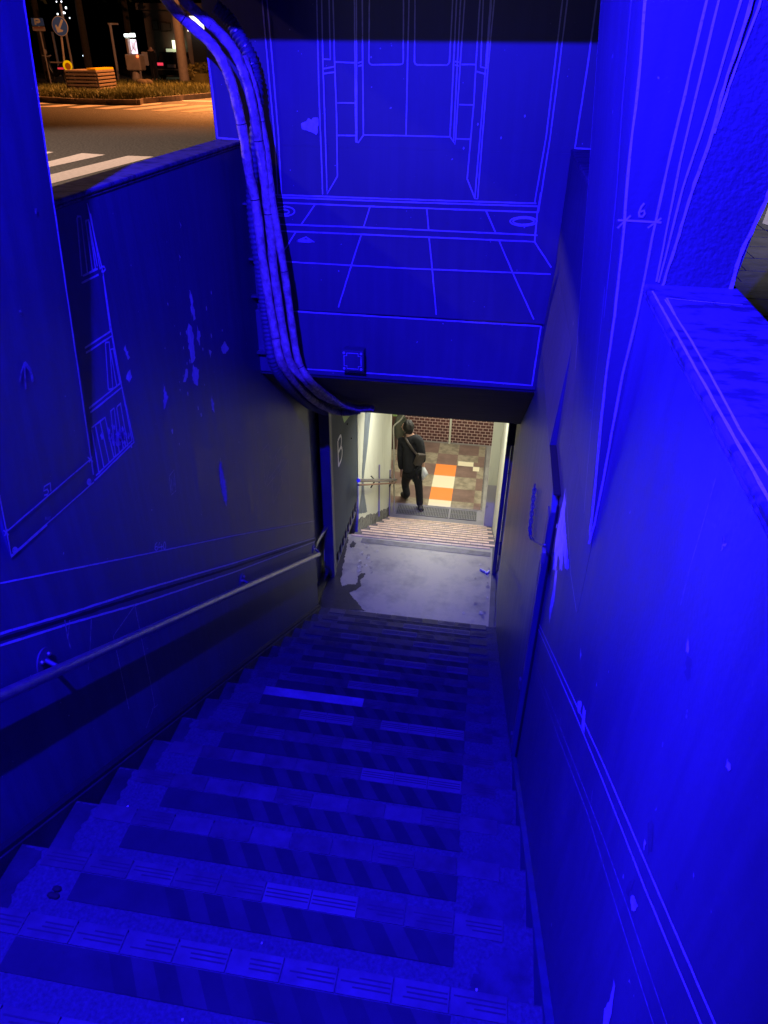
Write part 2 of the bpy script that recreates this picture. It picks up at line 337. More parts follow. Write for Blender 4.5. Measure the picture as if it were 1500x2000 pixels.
for i in range(40):
    c = zz(Z5, (555+random.gauss(0, 28), 1150+random.gauss(0, 24))); c = onx(*c, XL); r_ = random.uniform(0.003, 0.010)
    m.patch([c+Vector((0, r_*math.cos(a), r_*1.8*math.sin(a))) for a in (0, 1.3, 2.6, 4, 5.2)], nL, 0.0022, 0, 0.002)
m.build('paint_chips', PEEL, lw)['kind'] = 'stuff'

# ---------------- leaning pier on the left
kL = 0.093; xl = lambda z: XL+kL*(z-0.13)
lp = thing('left_pier', 'inward-leaning blue-lit pier at the left frame edge, marked 51 near its foot', 'pier', (XL, 1.9, 0.13))
m = MB()
zt = 2.9
m.add([(XL-0.001, 1.65, 0.13), (XL-0.001, 2.19, 0.13), (xl(zt), 2.19, zt), (xl(zt), 1.65, zt), (XL-0.25, 1.65, 1.09), (XL-0.25, 2.19, 1.09), (XL-0.25, 2.19, zt), (XL-0.25, 1.65, zt), (XL-0.001, 1.65, 1.09), (XL-0.001, 2.19, 1.09)],
      [(0, 1, 2, 3), (1, 9, 5, 6, 2), (0, 3, 7, 4, 8), (4, 7, 6, 5), (3, 2, 6, 7), (8, 4, 5, 9), (0, 8, 9, 1)])
m.build('pier_body', WALL, lp)
pn = Vector((1, 0, -kL)).normalized(); pp = (XL, 1.9, 0.13)
def SP(mb, Z, lines, wd, **k):
    for l in lines: mb.stroke([onpl(*zz(Z, p), pp, pn) for p in l], wd, pn, **k)
m = MB()
SP(m, Z5, [[(-5, 1420), (0, 1450), (50, 1705), (441, 1358)], [(25, 1595), (425, 1250)], [(14, 1585), (38, 1608)], [(18, 1612), (34, 1580)], [(412, 1240), (436, 1262)], [(418, 1265), (432, 1238)],
           ell(68, 1680, 11, 13, 14), ell(68, 1680, 5, 6, 8), ell(418, 1357, 9, 13, 14), ell(418, 1357, 4, 6, 8)], 0.006, off=0.002)
SP(m, Z5, [[(232, 1363), (206, 1380), (204, 1400), (220, 1392), (226, 1402), (222, 1416), (206, 1420)], [(234, 1360), (238, 1402)]], 0.006, off=0.002)
m.stroke([(xl(z)-0.0, 2.187, z) for z in (0.16, 0.5, 0.9, 1.3, 1.7, 2.2)], 0.008, pn, off=0.002)
m.stroke([onpl(*zz(Z5, p), pp, pn) for p in [(50, 1712), (220, 1560)]], 0.006, pn, off=0.002)
m.build('dimension_drawing', LINE, lp)
m = MB(); SP(m, Z5, [[(118, 920), (114, 850), (112, 790)], [(88, 885), (95, 840), (112, 800)], [(112, 795), (140, 830), (152, 885)], [(90, 545), (91, 556)], [(165, 65), (167, 90)], [(210, 1530), (235, 1528)]], 0.010, off=0.002, jit=0.4)
m.build('chalk_arrow', FAINT, lp)

# ================================================================== RIGHT WALL
rw = thing('right_wall', 'bright blue-lit stairwell wall on the right with sloping painted double lines and peeling patches', 'wall', (XR, 2.4, -1))
m = MB(); m.box(XR, XR+0.22, -1.4, 6.46, -3.7, 1.0975); m.build('wall_panel', RIGHTW, rw)
m = MB(); m.box(XR-0.004, 0.520, -1.4, 4.296, 1.1087, 1.124); m.box(XR-0.002, 0.520, -1.4, 4.296, 1.098, 1.1085)
m.build('coping', COPE, rw, 0.006)
nR = (-1, 0, 0)
def SR(mb, Z, lines, wd, **k):
    for l in lines: mb.stroke([onx(*zz(Z, p), XR) for p in l], wd, nR, **k)
m = MB()
SR(m, ZR3, [[(262, 30), (455, 470), (600, 820), (800, 1330), (1075, 1990), (1130, 2120)], [(268, 15), (470, 450), (600, 735), (830, 1270), (1140, 1990), (1200, 2120)]], 0.005)
SR(m, ZR2, [[(445, 1050), (470, 1500), (500, 1700)]], 0.003)
m.build('sloping_line_drawing', LINE, rw)
m = MB()
SR(m, ZR3, [[(270, 290), (370, 580), (520, 970), (690, 1520), (840, 1990), (870, 2100)], [(265, 240), (440, 690), (600, 1100), (720, 1440), (905, 1990), (950, 2110)], [(165, 700), (210, 950), (245, 1200), (300, 1580), (360, 2000)],
            [(375, 590), (378, 635)], [(445, 690), (436, 800)], [(385, 490), (392, 540)], [(545, 860), (538, 920)]], 0.003)
SR(m, ZR2, [[(1230, 1000), (1160, 1250), (1100, 1450), (1045, 1665)], [(530, 130), (560, 210), (600, 360)]], 0.004)
m.build('faint_line_drawing', FAINT, rw)
PR2 = [[(325, 470), (312, 510), (308, 545), (318, 582), (326, 540)], [(376, 480), (372, 520), (374, 545), (366, 540)], [(410, 540), (398, 552), (382, 556), (392, 575), (404, 572)], [(318, 635), (308, 690), (303, 745), (312, 735), (320, 690)], [(334, 632), (328, 680), (325, 718), (332, 700)],
       [(375, 600), (385, 625), (382, 700), (376, 790), (371, 812), (352, 820), (366, 720), (370, 650)], [(306, 770), (318, 790), (312, 850), (302, 915), (300, 820)],
       [(440, 1058), (445, 1100), (440, 1200), (450, 1350), (462, 1480), (440, 1470), (432, 1400), (425, 1478), (412, 1480), (410, 1420), (402, 1400), (392, 1500), (375, 1475), (390, 1320), (415, 1180), (430, 1120)], [(400, 1480), (392, 1560), (384, 1640), (370, 1700), (356, 1765), (358, 1690), (380, 1560), (388, 1490)], [(392, 1238), (400, 1245), (396, 1265), (388, 1255)],
       [(1272, 1318), (1282, 1345), (1268, 1360), (1255, 1405), (1262, 1350)]]
PR3 = [[(472, 425), (490, 420), (492, 440), (480, 490), (473, 470)], [(500, 450), (513, 468), (508, 520), (506, 580), (490, 545), (496, 490)], [(650, 1790), (656, 1820), (648, 1870), (640, 1940), (625, 2010), (595, 2010), (605, 1930), (632, 1880)], [(742, 1360), (755, 1400), (768, 1420), (755, 1450), (735, 1440), (730, 1400)],
       [(1010, 118), (1018, 150), (1014, 188), (1000, 182)], [(1205, 705), (1220, 740), (1218, 765), (1195, 750)], [(1040, 1265), (1047, 1285), (1038, 1300)], [(803, 1100), (808, 1125), (798, 1148), (795, 1130)], [(486, 160), (490, 200), (484, 225)], [(566, 325), (568, 345), (563, 345)], [(724, 1780), (730, 1795), (724, 1800)]]
m = MB()
for p in PR2: m = MB(); m.patch([onx(*zz(ZR2, q), XR) for q in p], nR, 0.001, 0, 0.006); m.build('peeled_patch', PEEL, rw)
for p in PR3: m = MB(); m.patch([onx(*zz(ZR3, q), XR) for q in p], nR, 0.001, 0, 0.003); m.build('peeled_patch', PEEL, rw)
m = MB()
for p in [[(510, 1130), (517, 1200), (514, 1310), (505, 1410), (500, 1300), (505, 1210)], [(512, 735), (518, 755), (514, 775)]]: m.patch([onx(*zz(ZR2, q), XR) for q in p], nR, 0.0005, 0, 0.006)
for p in [[(1010, 190), (1025, 250), (1020, 300), (998, 290), (992, 240)], [(740, 1280), (752, 1300), (720, 1370), (705, 1350)], [(960, 1310), (965, 1330), (950, 1330)], [(820, 1020), (840, 1040), (835, 1150), (815, 1200)]]: m.patch([onx(*zz(ZR3, q), XR) for q in p], nR, 0.0005, 0, 0.008)
m.build('dark_scuff', mat('scuff', (0.09, 0.09, 0.10), 0.6, var=0.3, scale=20), rw)

# ---------------- leaning pier on the right
kR = 0.0875; xr = lambda z: XR-kR*max(0, z-0.4)
YN = 1.66
rp = thing('right_pier', 'inward-leaning blue-lit pier on the right, dimension mark 6 drawn across its side', 'pier', (XR, 2.0, 0.17))
m = MB()
zs = [0.17, 0.4, 0.6, 1.0, 1.5, 2.9]; yf = [2.34, 2.42, 2.49, 2.49, 2.49, 2.49]
vs = []
for z, y in zip(zs, yf): vs += [(xr(z)-0.001, YN, z), (xr(z)-0.001, y, z), (0.505 if z >= 1.09 else XR+0.001, YN, z), (0.505 if z >= 1.09 else XR+0.001, y, z)]
# insert step at coping level
fs = []
for i in range(len(zs)-1):
    a = 4*i; b = a+4
    fs += [(a, a+1, b+1, b), (a, b, b+2, a+2), (a+1, a+3, b+3, b+1), (a+2, b+2, b+3, a+3)]
fs += [(0, 2, 3, 1), (4*len(zs)-4, 4*len(zs)-3, 4*len(zs)-1, 4*len(zs)-2)]
m = MB()
def ring(z, y, xo): return [(xr(z)-0.001, YN, z), (xr(z)-0.001, y, z), (xo, y, z), (xo, YN, z)]
rg = [ring(0.17, 2.34, XR+.01), ring(0.4, 2.42, XR+.01), ring(0.6, 2.49, XR+.01), ring(1.102, 2.49, XR+.01), ring(1.1021, 2.49, 0.505), ring(2.9, 2.49, 0.665)]
for a in rg: m.add(a, [])
for i in range(len(rg)-1):
    for j in range(4): m.f.append([4*i+j, 4*i+(j+1) % 4, 4*i+4+(j+1) % 4, 4*i+4+j]); m.m.append(0); m.sm.append(False)
m.f += [[0, 1, 2, 3], [20, 21, 22, 23]]; m.m += [0, 0]; m.sm += [False]*2
m.build('pier_body', RIGHTW, rp)
# pebbly render on near face
def QY(Z, p, y=YN): return ony(*zz(Z, p), y)
m = MB()
q = [QY(ZR1, p) for p in [(880, 1690), (1282, 1703), (1500, 1130), (1720, 552), (1952, -60), (1475, -60), (1400, 150), (1240, 560), (1130, 860), (990, 1350)]]
q = [Vector((v.x, YN-0.004, v.z)) for v in q]
m.prism(q, (0, 0.0035, 0)); m.build('pebbly_render', ROUGHP, rp)
nN = (0, -1, 0)
def SN(mb, lines, wd, **k):
    for l in lines: mb.stroke([QY(ZR1, p) for p in l], wd, nN, **k)
m = MB()
SN(m, [[(1160, -60), (1140, 0), (1075, 280), (1010, 560), (930, 900), (840, 1300), (730, 1860)]], 0.005, jit=0.2)
SN(m, [[(785, -60), (780, 0), (740, 500), (690, 900), (650, 1400), (600, 1860)]], 0.005, jit=0.2)
m.stroke([QY(ZR2, p) for p in [(812, 161), (740, 450), (690, 720), (640, 1000), (590, 1250), (562, 1345)]], 0.0055, nN)
m.stroke([QY(ZR2, p) for p in [(696, 161), (655, 450), (625, 720), (595, 1050), (568, 1300)]], 0.005, nN)
SN(m, [[(620, 1290), (740, 1295), (875, 1304)], [(618, 1335), (695, 1262)], [(795, 1335), (875, 1278)]], 0.0038)
SN(m, [[(775, 1190), (757, 1210), (742, 1245), (746, 1266), (764, 1270), (777, 1252), (774, 1232), (750, 1240)]], 0.0045)
SN(m, [[(1220, -50), (1210, 0), (1080, 550), (985, 950), (905, 1350), (845, 1650)], [(1350, -50), (1340, 0), (1200, 480), (1100, 800), (1000, 1100), (900, 1500), (858, 1655)]], 0.0045)
m.build('dimension_drawing', LINE, rp)
m = MB()
for l, wd in (([(1420, -60), (1400, 0), (1340, 200), (1240, 500), (1150, 850), (1050, 1120), (960, 1420), (875, 1685)], 0.006), ([(1470, -60), (1440, 50), (1350, 280), (1250, 560), (1180, 780)], 0.005), ([(875, 1692), (1100, 1697), (1275, 1706)], 0.007), ([(1275, 1704), (1330, 1500), (1500, 1130), (1625, 801)], 0.008)):
    m.stroke([QY(ZR1, p) for p in l], wd, nN, off=0.0055, jit=0.25, step=0.015)
m.build('rough_edge_drawing', LINE, rp)
m = MB(); pnr = Vector((-1, 0, -kR)).normalized()
for l in [[(710, -40), (655, 600), (625, 1060), (585, 1500), (545, 1860)]]: m.stroke([onpl(*zz(ZR1, p), (XR, 2, 0.4), pnr) for p in l], 0.004, pnr, off=0.002)
m.stroke([onpl(*zz(ZR2, p), (XR, 2, 0.4), pnr) for p in [(652, 0), (600, 500), (565, 900), (540, 1200)]], 0.003, pnr, off=0.002)
m.stroke([(xr(z), 2.485, z) for z in (0.6, 0.9, 1.3, 1.8)], 0.005, pnr, off=0.002)
m.build('edge_drawing', LINE, rp)
m = MB()
for l in [[(905, 1750), (1100, 1770), (1350, 1790)], [(905, 1750), (960, 1860)]]: m.stroke([onz(*zz(ZR1, p), 1.124) for p in l], 0.004, (0, 0, 1), off=0.001)
for l in [[(960, 70), (1100, 290), (1250, 560), (1350, 750), (1500, 985), (1600, 1140)]]: m.stroke([onz(*zz(ZR2, p), 1.124) for p in l], 0.004, (0, 0, 1), off=0.001)
m.stroke([(XR+0.004, y, 1.124) for y in (0.1, 0.5, 1.0, 1.6)], 0.005, (0, 0, 1), off=0.001)
m.build('coping_line_drawing', LINE, rw)

# ================================================================== FRONT WALL OVER THE STAIRS
fw = thing('front_wall', 'tall dark wall above the stair opening, painted with outlines of lift doors and floor tiles', 'wall', (-0.58, YF, 0.5))
m = MB(); m.box(-1.64, 0.60, YF, YF+0.25, 1.102, 2.95); m.box(XL+0.001, XR-0.001, YF, YF+0.25, 0.0, 1.1015); m.build('wall_panel', FACE, fw)
def SF(mb, Z, lines, wd, y=YF, **k):
    for l in lines: mb.stroke([ony(*zz(Z, p), y) for p in l], wd, nN, **k)
m = MB()
SF(m, Z2, [[(208, -25), (210, 0), (232, 250), (255, 500), (268, 712)], [(226, -25), (228, 0), (250, 250), (270, 500), (281, 712)], [(409, -25), (410, 0), (418, 330), (432, 712)], [(428, -25), (428, 0), (433, 250), (440, 450), (448, 710), (486, 645), (482, 400), (476, 245), (470, 0), (469, -25)],
           [(455, -25), (455, 0), (460, 218), (435, 216)], [(433, 252), (476, 244)], [(433, 270), (476, 264)], [(478, 227), (550, 230)], [(548, -25), (548, 0), (553, 520), (562, 522), (581, 495), (578, 200), (577, -25)], [(555, -25), (555, 0), (557, 520)],
           [(485, 377), (552, 377)], [(486, 496), (552, 496)], [(581, 494), (740, 497), (898, 501)], [(560, 230), (580, 225)], [(562, 242), (580, 237)],
           [(603, -25), (603, 0), (601, 225), (603, 232), (610, 237), (718, 236), (725, 232), (727, 224), (728, 0), (728, -25)], [(750, -25), (748, 0), (742, 250), (737, 497)],
           [(770, -25), (770, 0), (768, 226), (771, 234), (778, 238), (886, 238), (893, 234), (896, 226), (908, 0), (909, -25)], [(923, -25), (922, 0), (908, 300), (898, 500), (917, 528), (935, 240), (952, 0), (953, -25)], [(938, -25), (937, 0), (924, 250), (911, 516)],
           [(915, 225), (932, 228)], [(915, 238), (930, 241)], [(940, 236), (993, 236)], [(932, 383), (983, 384)], [(921, 508), (971, 510)], [(1009, -25), (1008, 0), (993, 235), (985, 380), (961, 655), (989, 727), (999, 728), (1035, 270), (1060, 0), (1062, -25)],
           [(1021, -25), (1020, 0), (1010, 245), (1032, 250), (1050, 0)], [(995, 262), (1030, 272)], [(1045, 0), (1020, 330), (987, 725)][:0] or [(1048, -20), (1022, 330), (989, 725)],
           [(1312, -25), (1310, 0), (1285, 210), (1250, 500), (1208, 743)], [(1330, -25), (1328, 0), (1302, 210), (1265, 500), (1222, 775)]], 0.0066)
m.build('lift_door_drawing', LINE, fw)
m = MB()
SF(m, Z2, [[(1437, -25), (1435, 0), (1405, 220), (1355, 543), (1425, 546)]], 0.008)
m.stroke([ony(*zz((320, 0, 6.25), p), YF) for p in [(540, 700), (600, 1160), (655, 1680), (925, 1705), (860, 1120)]], 0.009, nN)
m.build('post_edge_drawing', LINE, fw)
m = MB()
SF(m, Z3, [[(190, 1), (700, 19), (1280, 37)], [(195, 11), (700, 30), (1288, 49)], [(198, 33), (600, 50), (1290, 74)], [(205, 124), (560, 137), (1285, 170)], [(205, 152), (560, 167), (1272, 197)], [(218, 280), (700, 307), (1340, 333)], [(1300, -10), (1285, 74), (1273, 197), (1343, 305)],
           [(355, 40), (297, 125)], [(585, 50), (557, 137)], [(822, 60), (830, 148)], [(1070, 68), (1110, 160)], [(273, 158), (215, 250)], [(547, 170), (505, 300), (452, 472)], [(832, 182), (845, 315), (862, 503)], [(1125, 195), (1183, 330), (1270, 523)],
           ell(225, 70, 44, 20), ell(222, 72, 24, 10), ell(1227, 112, 56, 19), ell(1227, 112, 44, 13), [(277, 195), (317, 178), (353, 200), (277, 195)], [(290, 194), (335, 190)], [(300, 188), (345, 197)]], 0.0078)
m.build('floor_tile_drawing', LINE, fw)
m = MB(); m.patch([ony(*zz(Z2, p), YF) for p in [(352, 452), (372, 446), (382, 432), (392, 440), (396, 430), (417, 432), (416, 455), (413, 480), (409, 492), (390, 482), (356, 474)]], nN, 0.002, 0, 0.003)
for p in [(1172, 425), (1085, 505), (1000, 455), (948, 543), (1640, 300)]:
    c = ony(*zz(Z2, p), YF); m.patch([c+Vector((0.005*math.cos(a), 0, 0.008*math.sin(a))) for a in (0, 1.5, 3, 4.5)], nN, 0.002, 0, 0)
m.build('torn_paper_remnant', PEEL, fw)
# beam
bm_ = thing('lintel_beam', 'deep blue-lit beam over the stair opening with a thin painted border', 'beam', (-0.58, 4.25, 0))
m = MB()
m.prism([(XL+0.001, 4.25, -0.225), (XL+0.001, 4.25, 0.18), (XL+0.001, 4.298, 0.18), (XL+0.001, 4.298, -0.001), (XL+0.001, 5.42, -0.001), (XL+0.001, 5.42, -1.005)], (XR-XL-0.002, 0, 0))
m.build('beam_body', [FACE], bm_, 0.004)
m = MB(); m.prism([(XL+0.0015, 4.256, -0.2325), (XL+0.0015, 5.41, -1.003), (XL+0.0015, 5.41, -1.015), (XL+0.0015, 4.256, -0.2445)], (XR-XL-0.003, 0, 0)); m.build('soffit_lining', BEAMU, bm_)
m = MB(); SF(m, Z3, [[(258, 488), (700, 515), (1300, 551), (1262, 799), (800, 762), (300, 729)]], 0.009, y=4.25); m.build('border_drawing', LINE, bm_)
m = MB(); m.patch([(-1.3, 4.255, 0.18), (-0.6, 4.252, 0.18), (0.3, 4.255, 0.18), (0.3, 4.295, 0.18), (-1.3, 4.295, 0.18)], (0, 0, 1), 0.002, 0, 0.006); m.build('dust_layer', DARKP, bm_)
jb = thing('junction_box', 'small square junction box with outlined lid and corner screws on the lintel beam', 'junction box', (-0.93, 4.2, -0.1))
a = ony(*zz(Z3, (468, 652)), 4.165); b = ony(*zz(Z3, (556, 738)), 4.165)
m = MB(); m.box(a.x, b.x, 4.165, 4.2485, b.z, a.z); m.build('box_body', FACE, jb, 0.006)
m = MB(); m.box(a.x-0.004, b.x+0.004, 4.158, 4.1645, b.z-0.004, a.z+0.004); m.build('lid', FACE, jb, 0.003)
m = MB(); xa, xb, za, zb = a.x+0.012, b.x-0.012, a.z-0.012, b.z+0.012; c_ = 0.018
m.stroke([(xa+c_, 4.158, za), (xb-c_, 4.158, za), (xb-c_, 4.158, za-c_), (xb, 4.158, za-c_), (xb, 4.158, zb+c_), (xb-c_, 4.158, zb+c_), (xb-c_, 4.158, zb), (xa+c_, 4.158, zb), (xa+c_, 4.158, zb+c_), (xa, 4.158, zb+c_), (xa, 4.158, za-c_), (xa+c_, 4.158, za-c_), (xa+c_, 4.158, za)], 0.005, nN)
m.build('lid_outline', LINE, jb)
for (x, z) in ((a.x+0.012, a.z-0.012), (b.x-0.012, a.z-0.012), (a.x+0.012, b.z+0.012), (b.x-0.012, b.z+0.012)):
    m = MB(); m.tube([(x, 4.158, z), (x, 4.154, z)], 0.008, 10); m.build('screw', LINE, jb)

# canopy
cn = thing('canopy_roof', 'roof canopy over the head of the stairs, dark underside', 'canopy', (-0.58, 1.5, 2.9))
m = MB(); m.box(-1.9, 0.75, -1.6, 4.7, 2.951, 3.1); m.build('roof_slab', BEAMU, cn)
m = MB(); m.box(-1.40, 0.24, 2.55, 2.75, 2.09, 2.949); m.build('cross_header', WALL, cn)
m = MB(); m.box(-1.72, -1.42, 2.192, 4.298, 2.0, 2.949); m.build('left_header', WALL, cn)
m = MB(); m.box(0.30, 0.60, 2.492, 4.298, 2.0, 2.949); m.build('right_header', WALL, cn)
m = MB(); m.box(-1.72, -1.42, -1.4, 1.648, 2.0, 2.949); m.build('left_header', WALL, cn)
m = MB(); m.box(0.30, 0.60, -1.4, 1.658, 2.0, 2.949); m.build('right_header', WALL, cn)

# ================================================================== CABLES
def catmull(P, k=10):
    P = [Vector(p) for p in P]; out = []
    for i in range(len(P)-1):
        p0, p1, p2, p3 = P[max(i-1, 0)], P[i], P[i+1], P[min(i+2, len(P)-1)]
        for j in range(k):
            t = j/k
            out.append(0.5*((2*p1)+(p2-p0)*t+(2*p0-5*p1+4*p2-p3)*t*t+(3*p1-p0-3*p2+p3)*t**3))
    out.append(P[-1]); return out
soz = lambda y: -0.245-0.669*(y-4.25)
def cab(px, y0, under):
    P = [ony(x, y, y0+dy) for x, y, dy in px]
    for x, y in under:
        # points lying 5 cm below the sloping soffit
        r = w(x, y); # EYE + r2 t = soz(r1 t)-0.05
        t = (-0.245+0.669*4.25-0.05-EYE)/(r[2]+0.669*r[1]); P.append(Vector((r[0]*t, r[1]*t, r[2]*t+EYE)))
    return catmull(P, 8)
cables = [
 ('B', [(298, -50, -.1), (330, 2, -.05), (372, 46, 0), (412, 82, 0), (437, 118, 0), (455, 163, 0), (468, 213, 0), (480, 272, .02), (490, 340, .03), (503, 400, .04), (518, 520, .05), (538, 640, .05), (553, 708, .05)], [(585, 755), (612, 782), (640, 798), (668, 806), (700, 803)], 0.026, CABLE),
 ('C', [(330, -50, -.1), (362, 2, -.05), (408, 44, 0), (446, 84, 0), (468, 122, 0), (484, 168, 0), (496, 222, 0), (506, 282, .02), (515, 340, .03), (522, 400, .04), (530, 470, .05), (534, 520, .05), (552, 640, .05), (567, 708, .05)], [(598, 745), (622, 769), (650, 783), (690, 796), (718, 800)], 0.025, CABLE),
 ('E', [(470, 110, .06), (490, 170, .06), (503, 230, .06), (514, 290, .06), (520, 340, .05), (528, 400, .05), (540, 470, .06), (552, 540, .06), (566, 640, .06), (578, 705, .06)], [(605, 742), (632, 766), (665, 788), (695, 797), (728, 797)], 0.022, CABLE)]
CB = thing('cable_bundle', 'bundle of thick taped cables and a corrugated conduit curving down in front of the wall', 'cables', (-1.4, 4.05, 1))
for nm, a, u, rad, mt in cables:
    P = cab(a, 4.02, u)
    sh = {'B': -3, 'C': 0, 'E': 5}[nm]; P = cab([(x+sh, y, d) for x, y, d in a], 4.02, u)
    m = MB(); ph = random.random()*6
    m.tube(P, lambda i, n, rad=rad, ph=ph: rad*(1+0.05*math.sin(i*0.9+ph)+0.04*math.sin(i*2.3)), 16)
    c = m.build('cable', mt, CB)
    m = MB()
    for i in range(14 if nm == 'B' else 17, len(P)-3, 19):
        t = (P[i+1]-P[i-1]).normalized(); m.tube([P[i]-t*0.0022, P[i]+t*0.0022], rad*1.045, 14)
    m.build('cable_tie', TIE, c)
P = cab([(420, 12, .12), (446, 36, .14), (464, 66, .14), (484, 100, .14), (496, 140, .14), (502, 180, .13), (500, 240, .10), (495, 300, .08), (492, 380, .08), (497, 450, .08), (507, 520, .08), (522, 640, .08), (534, 708, .08)], 4.02, [(562, 752), (600, 788), (636, 804)])
Q = []
for i in range(len(P)-1):
    k = max(2, int((P[i+1]-P[i]).length/0.006))
    for j in range(k): Q.append(P[i].lerp(P[i+1], j/k))
m = MB(); m.tube(Q, lambda i, n: 0.034 if i % 4 < 2 else 0.029, 12)
cd = m.build('corrugated_conduit', CABLED, CB)
m = MB()
for i in range(8, 60, 7):
    t = (P[i+1]-P[i-1]).normalized() if i < len(P)-1 else Vector((0, 0, 1))
    if i < 46: m.tube([P[i]-t*0.002, P[i]+t*0.002], 0.036, 12)
m.build('cable_tie', STEEL, cd)
for (x, y) in ((478, 397), (497, 505), (502, 578), (512, 688)):
    p = ony(x, y, 4.22); m = MB(); m.box(p.x-0.03, p.x+0.03, 4.2, 4.24, p.z-0.006, p.z+0.006); m.build('bracket', STEEL, CB)

# ================================================================== HANDRAILS
hr = thing('handrail', 'long grey steel handrail sloping down the left wall above its broad shadow', 'handrail', (-1.41, 2.4, -0.8))
XH = -1.413
p0 = onx(-40, 1378, XH); p1 = onx(0, 1360, XH); p2 = onx(300, 1228, XH); p3 = onx(622, 1083, XH)
sl = (p3.z-p1.z)/(p3.y-p1.y); pn0 = Vector((XH, 0.2, p1.z-(p1.y-0.2)*sl))
m = MB(); m.tube([pn0, p1, p3], 0.021, 20); m.build('rail', STEEL, hr)
hz = lambda y: p1.z+(y-p1.y)*sl
for fx, fy in ((84, 1285), (472, 1130), (612, 1070)):
    f = onx(fx, fy, XL); y = f.y
    m = MB()
    pts = [(XL+0.001, y-0.05*math.cos(a), f.z-0.03+0.055*math.sin(a)*1.25) for a in [math.pi*i/14 for i in range(15)]]
    m.prism(pts, (0.006, 0, 0)); 
    m.tube([(XL+0.006, y, f.z-0.01), (XL+0.04, y, f.z-0.03), (XH, y, hz(y)-0.012)], 0.009, 10)
    bo = m.build('bracket', POST, hr)
    for s_ in (-0.022, 0.022): m = MB(); m.ball((XL+0.010, y+s_, f.z+0.0), 0.009, seg=8, rings=6); m.build('bolt', STEEL, bo)
STEEL2 = mat('dull_grey_rail', (0.16, 0.16, 0.17), 0.45, metal=0.3)
hr2 = thing('landing_handrail', 'short bent grey handrail in the recess where the left wall ends', 'handrail', (-1.5, 5.7, -2.5))
m = MB(); P = catmull([onx(612, 1082, -1.54), onx(618, 1062, -1.54), onx(632, 1038, -1.54), onx(643, 1018, -1.53), onx(642, 1009, -1.55), onx(632, 1003, -1.61)], 6)
m.tube(P, 0.02, 14); m.build('rail', STEEL2, hr2)
m = MB(); q = onx(630, 1012, -1.61); m.tube([q+Vector((-0.02, 0, 0)), q+Vector((0.05, 0, -0.05))], 0.01, 8); m.build('bracket', POST, hr2)
hr3 = thing('lower_handrail', 'steel handrail on the cream wall beside the lower flight', 'handrail', (-1.36, 9, -3.8))
a, b = onx(700, 938.5, -1.36), onx(773, 937.5, -1.36)
a = b+(a-b)*1.0
m = MB(); m.tube([a, b], 0.022, 12); m.build('rail', STEEL, hr3)
m = MB(); m.tube([a+Vector((0, 0, -0.06)), b+Vector((0, 0, -0.06))], 0.012, 10); m.build('lower_rail', mat('brown_rail', (0.25, 0.14, 0.09), 0.5), hr3)
for px in (733, 768):
    q = onx(px, 938, -1.36); m = MB(); m.tube([(-1.42, q.y, q.z+0.06), (-1.36, q.y, q.z), (-1.42, q.y, q.z-0.12)], 0.01, 8); m.build('bracket', TIE, hr3)

# ================================================================== RIGHT DOOR LEAF, POSTS, CHAIN
dl = thing('door_leaf', 'tall metal door leaf folded flat against the right wall, dark gap along its edge', 'door', (0.29, 2.5, -1.4))
m = MB()
nzl = lambda y: -0.05-0.584*y
m.prism([(0.296, 2.44, nzl(2.44)+0.0), (0.296, 2.44, 0.02), (0.296, 2.50, 0.10), (0.296, 4.22, 0.10), (0.296, 4.24, -0.25), (0.296, 5.42, -1.03), (0.296, 5.9, -1.05), (0.296, 5.9, -3.2), (0.296, 5.2, nzl(5.2)+0.02)], (0.026, 0, 0))
m.build('door_panel', DOORP, dl, 0.003)
m = MB(); m.box(XR-0.010, XR-0.0022, 2.425, 2.4385, nzl(2.44), 0.06); m.box(0.2955, XR-0.0015, 2.44, 2.86, 0.1005, 0.105); m.build('edge_gasket', BLACK, dl)  # black strips painting shade into the leaf's edge gap and top face
m = MB(); m.prism([(0.2965, 2.87, 0.1003), (XR-0.0005, 2.87, 0.1003), (XR-0.0005, 2.87, 0.55)], (0, 1.40, 0)); m.build('top_glare_wedge', RIGHTW, dl)  # added wedge, sloped so the leaf's top edge catches less light
m = MB()
m.prism([(0.2955, 2.44, nzl(2.44)+0.04), (0.2955, 2.44, 0.0), (0.2955, 2.52, 0.0), (0.2955, 2.52, nzl(2.44))], (-0.004, 0, 0)); m.build('edge_strip', POST, dl)
m = MB()
for l in [[(640, 730), (700, 880), (770, 1010), (855, 1170)], [(655, 790), (740, 960), (850, 1215)], [(640, 940), (700, 1090), (760, 1330)]]:
    m.stroke([onx(*zz((880, 960, 6.25), p), 0.296) for p in l], 0.004, nR)
m.build('scratched_line', FAINT, dl)
for py in (1335, 1440):
    m = MB(); q = onx(1003 if py == 1440 else 1020, py, 0.30); m.box(0.283, 0.3235, q.y-0.012, q.y+0.012, q.z-0.03, q.z+0.03); m.build('hinge', STEEL, dl)
ch = thing('hanging_chain', 'short steel chain with a hooked padlock hanging on the folded door edge', 'chain', (0.29, 2.7, -0.4))
top = onx(1046, 952, 0.288); bot = onx(1036, 1040, 0.284); n = 13
lk = MB(); 
def link(c, d, flip):
    d = d.normalized(); s_ = d.cross(Vector((1, 0, 0))) if not flip else Vector((1, 0, 0)); s_.normalize(); pts = []
    for i in range(12):
        a = 2*math.pi*i/12; pts.append(c+d*math.cos(a)*0.017+s_*math.sin(a)*0.008)
    m = MB(); m.tube(pts, 0.0028, 6, closed=True); return m
for i in range(n):
    link(top.lerp(bot, i/(n-1))+Vector((-0.004, 0, 0)), bot-top, i % 2).build('link', POST, ch)
h0 = onx(1037, 1046, 0.285); h1 = onx(1062, 1066, 0.278); 
